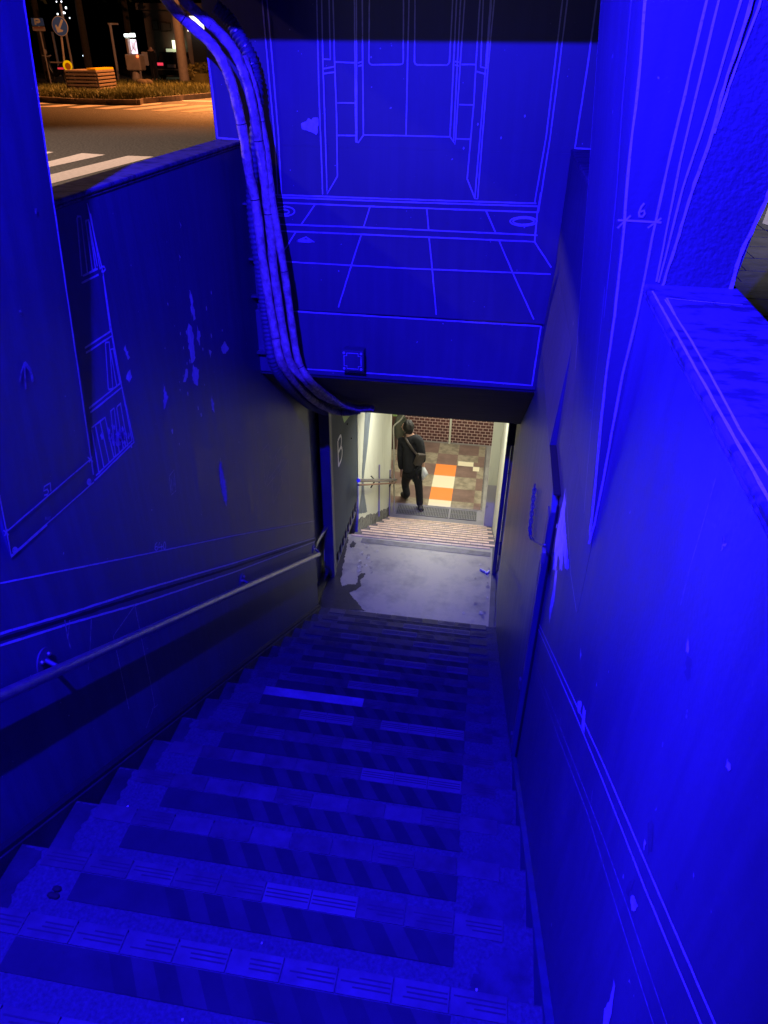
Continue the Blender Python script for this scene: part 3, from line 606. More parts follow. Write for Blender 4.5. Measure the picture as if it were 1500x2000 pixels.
m = MB(); m.tube([h0+Vector((0, 0.02*math.cos(a), 0.02*math.sin(a))) for a in [i*math.pi/7 for i in range(14)]], 0.004, 6, closed=True); m.build('hook_ring', POST, ch)
m = MB(); m.tube([h0, (h0+h1)/2+Vector((-.01, 0, -0.01)), h1, h1+Vector((0, -0.02, 0.02))], 0.004, 8); m.build('hook', POST, ch)
m = MB(); q = onx(1061, 1084, 0.280); m.obox(q, (0.008, 0, 0), (0, 0.022, 0), (0, 0, 0.028)); m.build('padlock', POST, ch, 0.004)

ZL = NZ(15)-0.17
fr = thing('left_door_post', 'dark blue door frame post left of the panel marked B', 'door post', (-1.5, 6.1, ZL))
m = MB(); m.box(-1.565, -1.462, 6.02, 6.12, ZL+0.001, -0.93); m.build('post', POST, fr, 0.004)
m = MB(); m.box(-1.575, -1.566, 6.03, 6.11, ZL+0.1, ZL+0.35); m.build('notice', WHITEP, fr)
fr = thing('right_door_post', 'dark blue door frame post right of the landing with small rings on its rod', 'door post', (0.26, 6.34, ZL))
m = MB(); m.box(0.244, 0.286, 6.33, 6.42, ZL+0.001, -0.93); m.build('post', POST, fr, 0.003)
m = MB(); m.tube([(0.297, 6.36, ZL+0.05), (0.297, 6.36, -1.0)], 0.005, 8); m.build('rod', STEEL, fr)
for py in (897, 922):
    q = ony(992, py, 6.34); m = MB(); m.tube([q+Vector((0.012*math.cos(a), 0, 0.016*math.sin(a))) for a in [i*math.pi/6 for i in range(12)]], 0.003, 6, closed=True); m.build('ring', TIE, fr)
m = MB(); a_ = ony(990, 868, 6.3); b_ = ony(1010, 828, 6.3); m.box(a_.x, b_.x, 6.28, 6.32, a_.z, b_.z); m.build('lock_box', TIE, fr, 0.004)
m = MB(); a_ = ony(1003, 826, 6.3); m.tube([(a_.x+0.02, 6.3, a_.z), (a_.x+0.02, 6.3, a_.z+0.16)], 0.022, 12); m.build('cylinder_cap', STEEL, fr)
m = MB(); a_ = ony(966, 1080, 6.3); m.box(0.287, 0.31, 6.29, 6.325, a_.z-0.02, a_.z+0.14); m.build('lower_hinge', POST, fr, 0.003)

bp = thing('shutter_panel', 'grey sliding door panel with a white letter B on the left of the landing', 'door', (-1.47, 6.8, ZL))
m = MB(); m.box(-1.50, -1.47, 6.125, 7.42, -3.13, -0.93); m.build('panel', GREYP, bp, 0.003)
m = MB()
for i in range(9):
    y = 6.16+i*0.145; m.box(-1.498, -1.475, y, y+0.03, -3.29, -3.131)
m.box(-1.50, -1.474, 6.125, 7.42, -3.31, -3.291); m.build('slotted_base', POST, bp)
def Bs(pts, wd=0.028): return [onx(*p, -1.47) for p in pts]
m = MB()
yb0, yb1, zb0, zb1 = 6.37, 6.60, -2.12, -1.80
def bz(y, z, yy): return (-1.47, y, z)
def BP(u, v): # shear so that top and bottom keep level in the world
    return (-1.47, 6.40+u*0.20, -2.13+v*0.30)
m.stroke([BP(0, 0), BP(0, 1)], 0.042, nL, jit=0.05)
m.stroke([BP(0, 1)]+[BP(0.5+0.35*math.sin(a), 0.76+0.24*math.cos(a)) for a in [math.pi*i/8 for i in range(9)]]+[BP(0, 0.52)], 0.034, nL, jit=0.05)
m.stroke([BP(0, 0.52)]+[BP(0.55+0.42*math.sin(a), 0.26+0.26*math.cos(a)) for a in [math.pi*i/8 for i in range(9)]]+[BP(0, 0)], 0.034, nL, jit=0.05)
m.build('letter_b', WHITEP, bp)
m = MB(); m.patch([onx(*p, -1.47) for p in [(668, 812), (684, 811), (672, 826)]], nL, 0.002, 0, 0); m.build('green_sticker', mat('green_sticker', (0.3, 0.5, 0.15), 0.5), bp)
m = MB(); m.stroke([onx(*p, -1.47) for p in [(664, 846), (671, 838), (667, 848), (672, 842)]], 0.008, nL); m.ball(onx(686, 856, -1.468), 0.01, seg=8, rings=5); m.ball(onx(678, 828, -1.468), 0.012, seg=8, rings=5); m.build('scribble', TIE, bp)

# ================================================================== LANDING AND LOWER FLIGHT
rec = thing('recess_wall', 'narrow grey-green wall strip between the end of the left wall and the door post', 'wall', (-1.7, 5.8, -2))
m = MB(); m.box(-1.85, -1.62, 5.361, 7.0, -3.7, -0.7); m.build('wall_panel', mat('recess_plaster', (0.22, 0.24, 0.22), 0.7, var=0.3, scale=5, bump=0.003, bscale=40), rec)
m = MB()
m.add([(-1.62, 5.3125, ZL), (0.324, 5.3125, ZL), (0.324, 6.87, ZL), (-1.62, 6.87, ZL)], [(0, 1, 2, 3)])
m.box(-1.62, 0.324, 5.3125, 6.87, ZL-0.3, ZL-0.002)
land = m.build('landing_floor', LAND); land['kind'] = 'structure'
ZW = (580, 960, 6.25)
m = MB()
m.patch([onz(*zz(ZW, p), ZL) for p in [(265, 1330), (300, 1240), (370, 1160), (430, 1080), (480, 1075), (530, 1100), (555, 1160), (600, 1140), (660, 1130), (715, 1140), (740, 1100), (745, 1055), (738, 1035), (790, 1000), (838, 1000), (815, 1050), (770, 1075), (785, 1150), (735, 1195), (640, 1240), (690, 1300), (760, 1380), (800, 1440), (850, 1462), (560, 1440), (265, 1400)]], (0, 0, 1), 0.003, 0, 0.006)
m.patch([onz(*zz(ZW, p), ZL) for p in [(640, 650), (690, 600), (722, 632), (700, 680), (650, 690)]], (0, 0, 1), 0.003, 0, 0.01)
m.patch([(-1.53, 5.34, ZL), (-1.2, 5.33, ZL), (-1.30, 5.6, ZL), (-1.38, 5.95, ZL), (-1.43, 6.4, ZL), (-1.46, 6.8, ZL), (-1.53, 6.82, ZL)], (0, 0, 1), 0.0045, 0, 0.01)
m.build('worn_hole', WET, land)
FLK = [mat('flaked_grey', (0.30, 0.29, 0.20), 0.7, var=0.4, scale=25), mat('flaked_pale', (0.48, 0.47, 0.33), 0.7, var=0.3, scale=25)]
for i in range(46):
    sd_ = random.random(); x = 0.22-abs(random.gauss(0, 0.10)) if sd_ < 0.6 else -1.28+abs(random.gauss(0, 0.10)); y = random.uniform(5.4 if sd_ < 0.6 else 6.15, 6.75); r_ = random.uniform(0.006, 0.026)
    m = MB(); m.patch([(x+r_*random.uniform(.5, 1.2)*math.cos(a), y+r_*1.4*random.uniform(.5, 1.2)*math.sin(a), ZL) for a in [j*0.7 for j in range(9)]], (0, 0, 1), 0.002+0.0001*i, 0, 0.004); m.build('flaked_patch', FLK[i % 2], land)
KB = mat('landing_kerb', (0.10, 0.10, 0.11), 0.6, var=0.3, scale=6)
m = MB(); m.box(-1.61, -1.535, 5.32, 8.0, ZL-0.2, ZL+0.035); tag(m.build('landing_kerb', KB), 'low dark kerb along the left side of the landing, under the panel marked B', 'kerb')
m = MB(); m.box(0.24, 0.2955, 5.32, 6.86, ZL, ZL+0.03); tag(m.build('landing_kerb', KB), 'low dark kerb along the right side of the landing', 'kerb')
m = MB()
m.patch([(x, y, ZL) for x, y in [(-1.3, 6.72), (-0.6, 6.71), (0.22, 6.69), (0.22, 6.78), (-0.5, 6.80), (-1.3, 6.81)]], (0, 0, 1), 0.003, 0, 0.004); m.build('worn_edge_band', mat('worn_edge_grey', (0.15, 0.145, 0.135), 0.5, var=0.4, scale=10), land)
m = MB(); a = onz(938, 1112, ZL+0.01); b = onz(950, 1120, ZL+0.01); m.tube([a, (a+b)/2+Vector((0.02, 0, 0)), b], 0.012, 6); m.tube([b, b+Vector((0.03, 0.05, 0))], 0.014, 6)
tag(m.build('white_litter', WHITEP), 'scrap of white litter at the right side of the landing', 'litter')

lst = thing('lower_stairs', 'second short flight of yellow-tiled steps below the landing', 'stairs', (-0.6, 8.4, -4.2))
ZF = ZL-11*0.17; LT = 0.30
YTILE = mat('yellow_step_tile', (0.66, 0.48, 0.30), 0.45, var=0.25, scale=8)
YT2 = mat('pale_step_tile', (0.58, 0.44, 0.31), 0.5, var=0.3, scale=8)
LST = mat('lower_step_concrete', (0.15, 0.13, 0.11), 0.7, var=0.3, scale=5)
for k in range(11):
    y1 = 6.87+LT*k; z1 = ZL-0.17*k
    if k > 0:
        m = MB(); m.box(-1.46, 0.30, y1-LT, y1, z1-0.3, z1); so = m.build('step', LST, lst)
    else: so = None
    m = MB(); x = -1.44+0.07*(k % 2)
    while x < 0.16:
        m.box(x+0.002, x+0.148, y1-0.030, y1+0.004, z1-0.03, z1+0.005, 0 if random.random() < 0.9 else 1); x += 0.15
    m.build('nosing_strip', [YTILE, YT2], so or lst, 0.0)
fl = MB()
mats_f = [mat('brown_floor_tile', (0.20, 0.13, 0.105), 0.35, var=0.25, scale=5), mat('beige_floor_tile', (0.36, 0.31, 0.22), 0.4, col2=(0.22, 0.185, 0.13), thr=(0.4, 0.6), scale=9), mat('orange_guide_tile', (0.95, 0.28, 0.06), 0.45), mat('cream_guide_tile', (0.80, 0.72, 0.50), 0.45), mat('grey_border', (0.28, 0.27, 0.25), 0.6, var=0.2, scale=3)]
T = 0.44; y0 = 10.62
for i in range(-9, 6):
    for j in range(0, 6):
        xa = -0.84+i*0.40; ya = y0+(j-0)*T-0.23
        xb = xa+0.40; yb = ya+T
        xb_ = min(xb, 0.10); yb_ = min(yb, 13.05); ya_ = max(ya, 10.60)
        if xa >= 0.1 or ya_ >= yb_: continue
        mi = (i+j) % 2
        if i == 0 and j <= 3: mi = 2+(j+1) % 2
        fl.add([(xa, ya_, ZF), (xb_, ya_, ZF), (xb_, yb_, ZF), (xa, yb_, ZF)], [(0, 1, 2, 3)], mi)
for a in [(0.10, 0.60, 9.5, 13.1), (-4.4, 0.10, 13.05, 13.1), (-4.4, 0.10, 9.5, 10.60)]:
    fl.add([(a[0], a[2], ZF), (a[1], a[2], ZF), (a[1], a[3], ZF), (a[0], a[3], ZF)], [(0, 1, 2, 3)], 4)
fl.box(-4.4, 0.6, 9.5, 13.1, ZF-0.3, ZF-0.01, 4)
flo = fl.build('passage_floor', mats_f); flo['kind'] = 'structure'
m = MB()
for (x, y, dx, dy, mi) in ((-0.42, 12.15, 0.30, 0.17, 1), (-0.12, 12.15, 0.14, 0.17, 0), (-0.12, 11.98, 0.12, 0.17, 1)):
    m.box(x, x+dx, y, y+dy, ZF, ZF+0.003, mi)
m.build('repair_tile', [mats_f[0], mats_f[3]], flo)
m = MB(); m.box(-1.40, 0.10, 10.585, 10.61, ZF, ZF+0.006); m.box(0.085, 0.11, 10.61, 12.95, ZF, ZF+0.006); m.build('metal_frame', STEEL, flo)
gr = thing('drain_grating', 'steel drain grating across the foot of the lower stairs', 'grating', (-0.65, 10.4, ZF))
for (xa, xb) in ((-1.36, -0.46), (-0.43, 0.03)):
    m = MB(); m.box(xa, xb, 10.25, 10.56, ZF+0.001, ZF+0.004, 0)
    x = xa
    while x < xb: m.box(x, x+0.014, 10.26, 10.55, ZF+0.004, ZF+0.010, 1); x += 0.028
    for yy in (10.26, 10.40, 10.545): m.box(xa, xb, yy-0.006, yy+0.006, ZF+0.0045, ZF+0.012, 1)
    m.build('grate', [mat('grate_pit', (0.07, 0.07, 0.06), 0.8), mat('grate_bar', (0.20, 0.20, 0.18), 0.5)], gr)
cw = thing('cream_wall', 'cream painted wall left of the lower stairs with dirty base and a grey painted streak', 'wall', (-1.462, 8.8, -3.5))
m = MB(); m.box(-1.64, -1.462, 7.43, 10.3, -5.6, -0.7); m.build('wall_panel', CREAM, cw)
m = MB(); lz = lambda y: ZL-0.567*(y-6.87)
pts = [(-1.462, 7.3, lz(7.3)-0.2), (-1.462, 10.28, lz(10.28)-0.15)]
top_ = [(-1.462, y, lz(y)+0.17+random.uniform(-.02, .02)) for y in [10.28-i*0.1 for i in range(30)]]
m.prism(pts+top_, (0.003, 0, 0)); m.build('dirty_base', DIRTB, cw)
m = MB(); m.patch([onx(*zz(Z4, p), -1.462) for p in [(418, 60), (455, 60), (432, 300), (405, 520), (412, 620), (428, 720), (372, 730), (392, 610), (396, 480), (405, 300)]], nL, 0.003, 0, 0.004); m.build('painted_streak', mat('grey_streak', (0.14, 0.17, 0.20), 0.6, var=0.3, scale=6), cw)  # tall grey streak, narrowest at mid height, widest at the foot
for px, a, b in ((741, 908, 1006), (762, 918, 1000)):
    P = [onx(px, y, -1.445) for y in (a, (a+b)/2, b)]; q0 = P[0]; m = MB(); m.tube([(q0.x, q0.y, q0.z), (q0.x, q0.y, P[2].z)], 0.012, 8); m.build('wall_conduit', mat('violet_pipe', (0.25, 0.22, 0.42), 0.5), cw)
pa = thing('right_pilaster', 'cream painted pilaster right of the lower stairs, greyer towards its foot', 'pilaster', (0.24, 9.9, ZF))
m = MB(); m.box(0.16, 0.40, 9.9, 10.3, ZF-0.1, -4.25, 1); m.box(0.16, 0.40, 9.9, 10.3, -4.2495, -2.3, 0); m.build('pilaster_body', [CREAM, mat('greyed_paint', (0.42, 0.40, 0.44), 0.6, col2=(0.2, 0.19, 0.2), thr=(0.6, 0.75), scale=9)], pa)
m = MB(); m.box(0.14, 0.165, 9.86, 9.92, ZF, ZF+0.12); m.build('base_block', DIRTB, pa)
m = MB(); m.box(0.30, 0.5, 6.4605, 9.898, -5.6, -0.7); tag(m.build('right_passage_wall', CREAM), 'cream wall right of the lower flight, seen as a thin slit', 'wall')
# brick wall
def brickmat():
    m = mat('dark_red_brick_tile', (0.1, 0.03, 0.025), 0.35); nt = m.node_tree; b = nt.nodes['Principled BSDF']
    tc = nt.nodes.new('ShaderNodeTexCoord'); mp = nt.nodes.new('ShaderNodeMapping'); mp.inputs['Rotation'].default_value = (math.radians(90), 0, 0)
    br = nt.nodes.new('ShaderNodeTexBrick'); br.inputs['Scale'].default_value = 1; br.inputs['Brick Width'].default_value = 0.108; br.inputs['Row Height'].default_value = 0.066; br.inputs['Mortar Size'].default_value = 0.006
    br.inputs['Color1'].default_value = (0.075, 0.022, 0.02, 1); br.inputs['Color2'].default_value = (0.12, 0.035, 0.028, 1); br.inputs['Mortar'].default_value = (0.55, 0.42, 0.38, 1); br.inputs['Bias'].default_value = -0.2; br.inputs['Mortar Smooth'].default_value = 0.1
    nt.links.new(tc.outputs['Object'], mp.inputs[0]); nt.links.new(mp.outputs[0], br.inputs['Vector']); nt.links.new(br.outputs['Color'], b.inputs['Base Color'])
    return m
bw = thing('brick_wall', 'dark red brick-tiled wall at the far side of the underpass', 'wall', (-1, 13.1, ZF))
m = MB(); m.box(-1.75, 0.6, 13.1, 13.3, ZF-0.2, -2.5); m.build('brick_face', brickmat(), bw)
m = MB(); m.box(-4.4, -1.75, 13.1, 13.3, ZF-0.2, -2.5); m.build('plain_end', mat('brown_panel', (0.10, 0.055, 0.04), 0.6, var=0.3, scale=3), bw)
pi = MB(); q = ony(878, 862, 13.05); pi.tube([(q.x, 13.06, q.z), (q.x, 13.06, -2.6)], 0.022, 10); pi.tube([(q.x, 13.06, q.z), (q.x-0.0, 12.98, q.z-0.01)], 0.022, 10)
tag(pi.build('wall_pipe', CREAM), 'thin cream vertical pipe on the brick wall', 'pipe')
# shop front items at left of passage
m = MB(); m.box(-2.0, -1.70, 12.6, 12.75, ZF, -2.5); tag(m.build('brown_door_frame', mat('dark_brown_wood', (0.07, 0.035, 0.025), 0.5)), 'dark brown upright beside the brick wall, behind the walking man', 'door frame')
mr = thing('green_lamp', 'small translucent green box high on the corner of the cream wall', 'lamp', (-1.38, 10.2, -3.1))
a_ = ony(768, 797, 10.15); b_ = ony(776, 811, 10.15); m = MB(); m.box(a_.x, b_.x, 10.1, 10.18, b_.z, a_.z+0.05); m.build('green_case', mat('green_plastic', (0.25, 0.40, 0.12), 0.3, var=0.4, scale=40), mr, 0.008)
m = MB(); a_ = ony(772, 795, 10.15); m.tube([(a_.x, 10.13, a_.z+0.045), (a_.x, 10.13, a_.z+0.11)], 0.006, 6); m.build('stem', STEEL, mr)
m = MB(); P = catmull([ony(*zz(ZP, p), 10.34) for p in [(545, 1000), (540, 700), (538, 400), (535, 240), (545, 210), (590, 170), (618, 130), (622, 100), (610, 60)]], 8); m.tube(P, 0.012, 8)
tag(m.build('wall_cable', mat('grey_cable', (0.45, 0.43, 0.36), 0.5)), 'pale cable looping down the end corner of the cream wall', 'cable')
m = MB(); c_ = ony(783, 836, 11.2); vs = [c_]+[c_+Vector((0.13*math.cos(a), 0, 0.26*math.sin(a))) for a in [2*math.pi*i/24 for i in range(24)]]
m.prism(vs[1:], (0, 0.03, 0)); tag(m.build('wall_mirror', mat('mirror_glass', (0.25, 0.27, 0.24), 0.1, metal=0.9)), 'oval mirror glinting behind the corner of the cream wall', 'mirror')
# ceilings
pc_ = thing('passage_shell', 'pale ceiling and end walls enclosing the underpass', 'ceiling', (-0.6, 8, -2))
for a in ((-1.9, 0.6, 5.425, 6.9, -0.90, -0.7), (-4.6, 0.65, 10.0, 13.4, -2.66, -2.5)): m = MB(); m.box(*a); m.build('ceiling_slab', CREAM, pc_)
m = MB(); m.prism([(-1.9, 6.9, -0.90), (-1.9, 10.0, -2.66), (-1.9, 10.0, -2.5), (-1.9, 6.9, -0.70)], (2.5, 0, 0)); m.build('sloping_ceiling', CREAM, pc_)
for a in ((-4.6, -4.41, 9.4, 13.4, -5.6, -2.5), (0.6, 0.75, 9.4, 13.4, -5.6, -2.5), (-4.6, -1.735, 9.2, 9.4, -5.6, -2.5)): m = MB(); m.box(*a); m.build('end_wall', CREAM, pc_)

# ================================================================== PERSON
def skin(name, verts, edges, radii, mt, parent, root=0, sub=2, sxy=None):
    me = bpy.data.meshes.new(name); me.from_pydata([tuple(v) for v in verts], edges, []); o = bpy.data.objects.new(name, me); C.objects.link(o)
    sk_ = o.modifiers.new('skin', 'SKIN'); sk_.use_smooth_shade = True
    d = me.skin_vertices[0].data
    for i, r_ in enumerate(radii): d[i].radius = (r_, r_) if not isinstance(r_, tuple) else r_; d[i].use_root = (i == root)
    o.modifiers.new('sub', 'SUBSURF').levels = sub
    bpy.context.view_layer.update()
    dg = bpy.context.evaluated_depsgraph_get(); nm = bpy.data.meshes.new_from_object(o.evaluated_get(dg)); bpy.data.objects.remove(o)
    nm.name = name; nm.materials.clear(); nm.materials.append(mt)
    for p in nm.polygons: p.use_smooth = True
    o = bpy.data.objects.new(name, nm); C.objects.link(o)
    if parent: o.parent = parent; o.matrix_parent_inverse = Matrix.Translation(-parent.location)
    return o
def JP(a, b, y): return ony(*zz(ZP, (a, b)), y)
foot = onz(*zz(ZP, (745, 880)), ZF)
pe = thing('person', 'man in a dark suit walking away at the foot of the lower stairs', 'person', tuple(foot))
hipc = JP(685, 585, 10.56); chest = JP(680, 400, 10.62); neckb = JP(668, 300, 10.66); neck = JP(664, 272, 10.68); head = JP(655, 235, 10.70); crown = JP(655, 188, 10.71)
waist = JP(682, 490, 10.59)
shl = JP(606, 330, 10.68); shr = JP(748, 335, 10.58); ell_ = JP(592, 460, 10.62); elr = JP(768, 440, 10.50); wrl = JP(600, 575, 10.68); wrr = JP(776, 520, 10.52)
hl = JP(652, 600, 10.62); hrr = JP(722, 595, 10.52)
kl = JP(628, 690, 10.80); kr = JP(742, 710, 10.54)
anl = JP(652, 785, 10.72); anr = JP(752, 845, 10.50)
toel = JP(600, 797, 10.86); toer = JP(765, 885, 10.36)
anl = Vector((anl.x, anl.y, max(anl.z, ZF+0.10))); toel = Vector((toel.x, toel.y, ZF+0.05)); anr = Vector((anr.x, anr.y, ZF+0.09)); toer = Vector((toer.x, toer.y, ZF+0.03))
V = [hipc, waist, chest, neckb, neck, head, crown, shl, ell_, wrl, shr, elr, wrr, hl, kl, anl, toel, hrr, kr, anr, toer]
Ed = [(0, 1), (1, 2), (2, 3), (3, 4), (4, 5), (5, 6), (3, 7), (7, 8), (8, 9), (3, 10), (10, 11), (11, 12), (0, 13), (13, 14), (14, 15), (15, 16), (0, 17), (17, 18), (18, 19), (19, 20)]
Rr = [0.09, 0.08, 0.09, 0.055, 0.055, 0.085, 0.06, 0.05, 0.038, 0.026, 0.04, 0.038, 0.026, 0.08, 0.05, 0.024, 0.008, 0.08, 0.05, 0.024, 0.008]
for wi, base, dirv in ((9, wrl, Vector((-0.05, 0.02, -1))), (12, wrr, Vector((0.1, 0.0, -1)))):
    dirv.normalize(); sd = Vector((0.3, 0.95, 0)).normalized()
    pc = len(V); V.append(base+dirv*0.055); Rr.append(0.030); Ed.append((wi, pc))
    for f_, (o_, L) in enumerate(((-0.03, 0.075), (-0.01, 0.085), (0.01, 0.08), (0.03, 0.065))):
        a = len(V); V.append(base+dirv*0.095+sd*o_); Rr.append(0.010); Ed.append((pc, a)); V.append(base+dirv*(0.095+L*0.6)+sd*o_+Vector((0.015, 0, 0))); Rr.append(0.009); Ed.append((a, a+1))
    a = len(V); V.append(base+dirv*0.06+sd*0.045); Rr.append(0.011); Ed.append((pc, a)); V.append(base+dirv*0.095+sd*0.055); Rr.append(0.009); Ed.append((a, a+1))
skin('body', V, Ed, Rr, SKIN, pe)
jv = [hipc+Vector((0, 0, -0.02)), waist, chest, neckb+Vector((0, 0, -0.01)), shl, ell_, wrl.lerp(ell_, 0.06), shr, elr, wrr.lerp(elr, 0.06)]
skin('jacket', jv, [(0, 1), (1, 2), (2, 3), (3, 4), (4, 5), (5, 6), (3, 7), (7, 8), (8, 9)], [(0.185, 0.14), (0.165, 0.13), (0.185, 0.14), 0.10, 0.085, 0.065, 0.052, 0.085, 0.065, 0.052], SUIT, pe, 1)
tv = [hipc+Vector((0, 0, 0.02)), hl, kl, anl+Vector((0, 0, -0.045)), hrr, kr, anr+Vector((0, 0, -0.06))]
skin('trousers', tv, [(0, 1), (1, 2), (2, 3), (0, 4), (4, 5), (5, 6)], [0.125, 0.10, 0.072, 0.065, 0.10, 0.072, 0.065], TROU, pe)
for a, t_ in ((anl, toel), (anr, toer)):
    skin('shoe', [a+Vector((0, 0, -0.04)), a.lerp(t_, 0.45)+Vector((0, 0, -0.02)), t_], [(0, 1), (1, 2)], [0.056, 0.056, 0.046], TIE, pe)
hd = MB(); hd.ball(head+Vector((0.010, -0.015, 0.04)), 0.100, seg=22, rings=16, sq=(0.92, 1.0, 1.12)); hd.ball(head+Vector((0.02, -0.03, -0.035)), 0.072, seg=16, rings=10, sq=(0.95, 0.9, 1.0))
ho = hd.build('hair', HAIR, pe)
for v in ho.data.vertices: v.co += Vector((random.uniform(-1, 1), random.uniform(-1, 1), random.uniform(-1, 1)))*0.010
m = MB(); m.ball(head+Vector((-0.075, 0.045, -0.005)), 0.055, seg=12, rings=8, sq=(0.7, 0.9, 1.2)); m.ball(head+Vector((-0.115, 0.055, -0.01)), 0.014, seg=8, rings=6); m.ball(head+Vector((-0.045, -0.05, -0.01)), 0.02, seg=8, rings=6, sq=(0.8, 0.5, 1.3)); m.build('face', SKIN, pe)
m = MB(); m.ball(neck+Vector((-0.025, 0.01, -0.015)), 0.055, seg=12, rings=8, sq=(1, 1, 0.4)); m.build('collar', WHITEP, pe)
sb = thing('shoulder_bag', 'dark brown satchel on a strap at the hip of the walking man', 'bag', tuple(JP(745, 490, 10.45)))
m = MB(); c_ = JP(748, 488, 10.42); m.obox(c_, (0.055, 0.06, -0.03), (-0.025, 0.035, 0), (-0.035, 0, -0.11)); m.build('bag_body', LEATH, sb, 0.02)
m = MB(); st_ = [JP(628, 310, 10.70)+Vector((0, -0.05, 0.09)), JP(640, 330, 10.5), JP(670, 375, 10.45), JP(705, 425, 10.44), JP(735, 460, 10.42)]
m.tube(catmull(st_, 6), 0.022, 8); m.build('strap', LEATH, sb)
pb = thing('plastic_bag', 'crumpled white plastic bag hanging from the right hand of the walking man', 'bag', tuple(JP(785, 600, 10.5)))
m = MB(); q = [JP(*p, 10.5) for p in [(770, 545), (790, 548), (808, 580), (822, 605), (800, 625), (785, 650), (768, 660), (762, 610)]]
cen = sum(q, Vector())/len(q); a_ = [p+Vector((0, -0.02, 0)) for p in q]
vs = a_+[cen+(p-cen)*0.6+Vector((0, -0.07, 0)) for p in q]+[cen+(p-cen)*0.6+Vector((0, 0.07, 0)) for p in q]; n = len(q)
m.add(vs, [(i, (i+1) % n, n+(i+1) % n, n+i) for i in range(n)]+[(i, 2*n+i, 2*n+(i+1) % n, (i+1) % n) for i in range(n)]+[tuple(range(n, 2*n)), tuple(range(3*n-1, 2*n-1, -1))], 0, True)
m.build('bag_body', PLAS, pb)
m = MB(); m.tube([JP(780, 555, 10.5), wrr+Vector((0.01, 0, -0.09))], 0.008, 6); m.build('handle', PLAS, pb)

# ================================================================== STREET
m = MB(); B_ = 220
for (x0, x1, y0, y1) in ((-B_, -1.735, -B_, B_), (0.548, B_, -B_, B_), (-1.735, 0.548, 4.555, B_), (-1.735, 0.548, -B_, -1.41)):
    m.add([(x0, y0, 0), (x1, y0, 0), (x1, y1, 0), (x0, y1, 0)], [(0, 1, 2, 3)])
gd = m.build('road', ASPH); gd['kind'] = 'structure'
m = MB(); m.add([(-1.734, -0.6, 0.09), (-1.734, -1.4, 0.09), (0.547, -1.4, 0.09), (0.547, -0.6, 0.09)], [(0, 1, 2, 3)]); o = m.build('top_landing', STEPC); o['kind'] = 'structure'
# pavement on the right: stone courses
m = MB()
y = 4.0
while y < 14:
    d = random.uniform(0.36, 0.5); x = 0.6
    while x < 7:
        l = random.uniform(0.5, 0.9); m.box(x+0.006, x+l-0.006, y+0.008, y+d-0.008, 0.001, 0.02+random.uniform(-.002, .003)); x += l
    y += d
o = m.build('pavement', PAVE); o['kind'] = 'structure'
def gp(mb, pts, z=0.004, mi=0): mb.add([onz(x, y, z) for x, y in pts], [tuple(range(len(pts)))], mi)
m = MB()
near = [[(80, 322), (158, 299), (207, 299.5), (80, 328.5)][:0] or [(60, 333), (158, 299), (206, 302), (60, 343)], [(60, 369), (250, 304), (302, 305), (60, 378)], [(60, 310), (94, 296), (105, 297), (60, 312)]]
near = [[(60, 320), (96, 315), (160, 299), (206, 302), (97, 326), (60, 334)], [(60, 348), (100, 340.5), (250, 304), (300, 306), (102, 358), (60, 370)], [(60, 300), (94, 296), (105, 297), (60, 308)]]
for p in near: gp(m, p)
gp(m, [(1489, 436), (1560, 462), (1600, 380), (1509, 380)], 0.026)
far = [[(236, 572), (610, 566), (470, 590), (236, 600)][:0] or [(225, 578), (480, 566), (470, 572), (225, 586)], [(225, 599), (615, 568), (600, 574), (320, 602), (225, 603)], [(375, 605), (640, 575), (755, 573), (740, 580), (440, 609)], [(530, 611), (800, 582), (915, 578), (900, 586), (600, 615)], [(690, 616), (960, 588), (1060, 585), (1040, 592), (760, 620)], [(850, 623), (1110, 592), (1200, 590), (1200, 598), (920, 627)], [(1010, 630), (1200, 605), (1200, 622), (1075, 635)], [(1170, 636), (1200, 632), (1200, 640)], [(900, 566), (1200, 541), (1200, 545), (930, 571)], [(1020, 565), (1200, 568), (1200, 573), (1040, 570)]]
for p in far: gp(m, [zz(ZS, q) for q in p])
o = m.build('crosswalk_markings', ZEB); o['kind'] = 'structure'
# grass verge
m = MB(); isl = [(40, 186), (80, 190), (150, 194), (268, 196), (275, 193.5), (420, 181.5), (430, 163), (230, 160.5), (75, 168)]
P = [onz(x, y, 0.14) for x, y in isl]; m.prism([p-Vector((0, 0, 0.138)) for p in P], (0, 0, 0.13)); o = m.build('verge_soil', SOIL); o['kind'] = 'structure'
m = MB()
for a, b in zip(P[:5], P[1:6]):
    d = (b-a); d.z = 0; L = d.length; d.normalize(); nn = Vector((-d.y, d.x, 0)); k = max(1, int(L/0.9))
    for i in range(k):
        c = a+d*(L*(i+0.5)/k); m.obox(Vector((c.x, c.y, 0.08)), d*(L/k/2-0.01), nn*0.08, (0, 0, 0.079))
m.build('verge_kerb', KERB)['kind'] = 'structure'
def inpoly(x, y, poly):
    r_ = False
    for i in range(len(poly)):
        a, b = poly[i], poly[i-1]
        if (a.y > y) != (b.y > y) and x < (b.x-a.x)*(y-a.y)/(b.y-a.y)+a.x: r_ = not r_
    return r_
m = MB(); n = 0
while n < 14000:
    px = random.uniform(75, 425); py = random.uniform(161, 196); p = onz(px, py, 0.13)
    if not inpoly(p.x, p.y, P): continue
    n += 1; h = random.uniform(0.05, 0.20)*(1.15 if px > 225 else 0.9); a = random.uniform(0, 6.28); wv = Vector((math.cos(a), math.sin(a), 0))*random.uniform(0.012, 0.03)
    m.add([p-wv, p+wv, p+Vector((random.uniform(-.12, .12), random.uniform(-.12, .12), h))], [(0, 1, 2)])
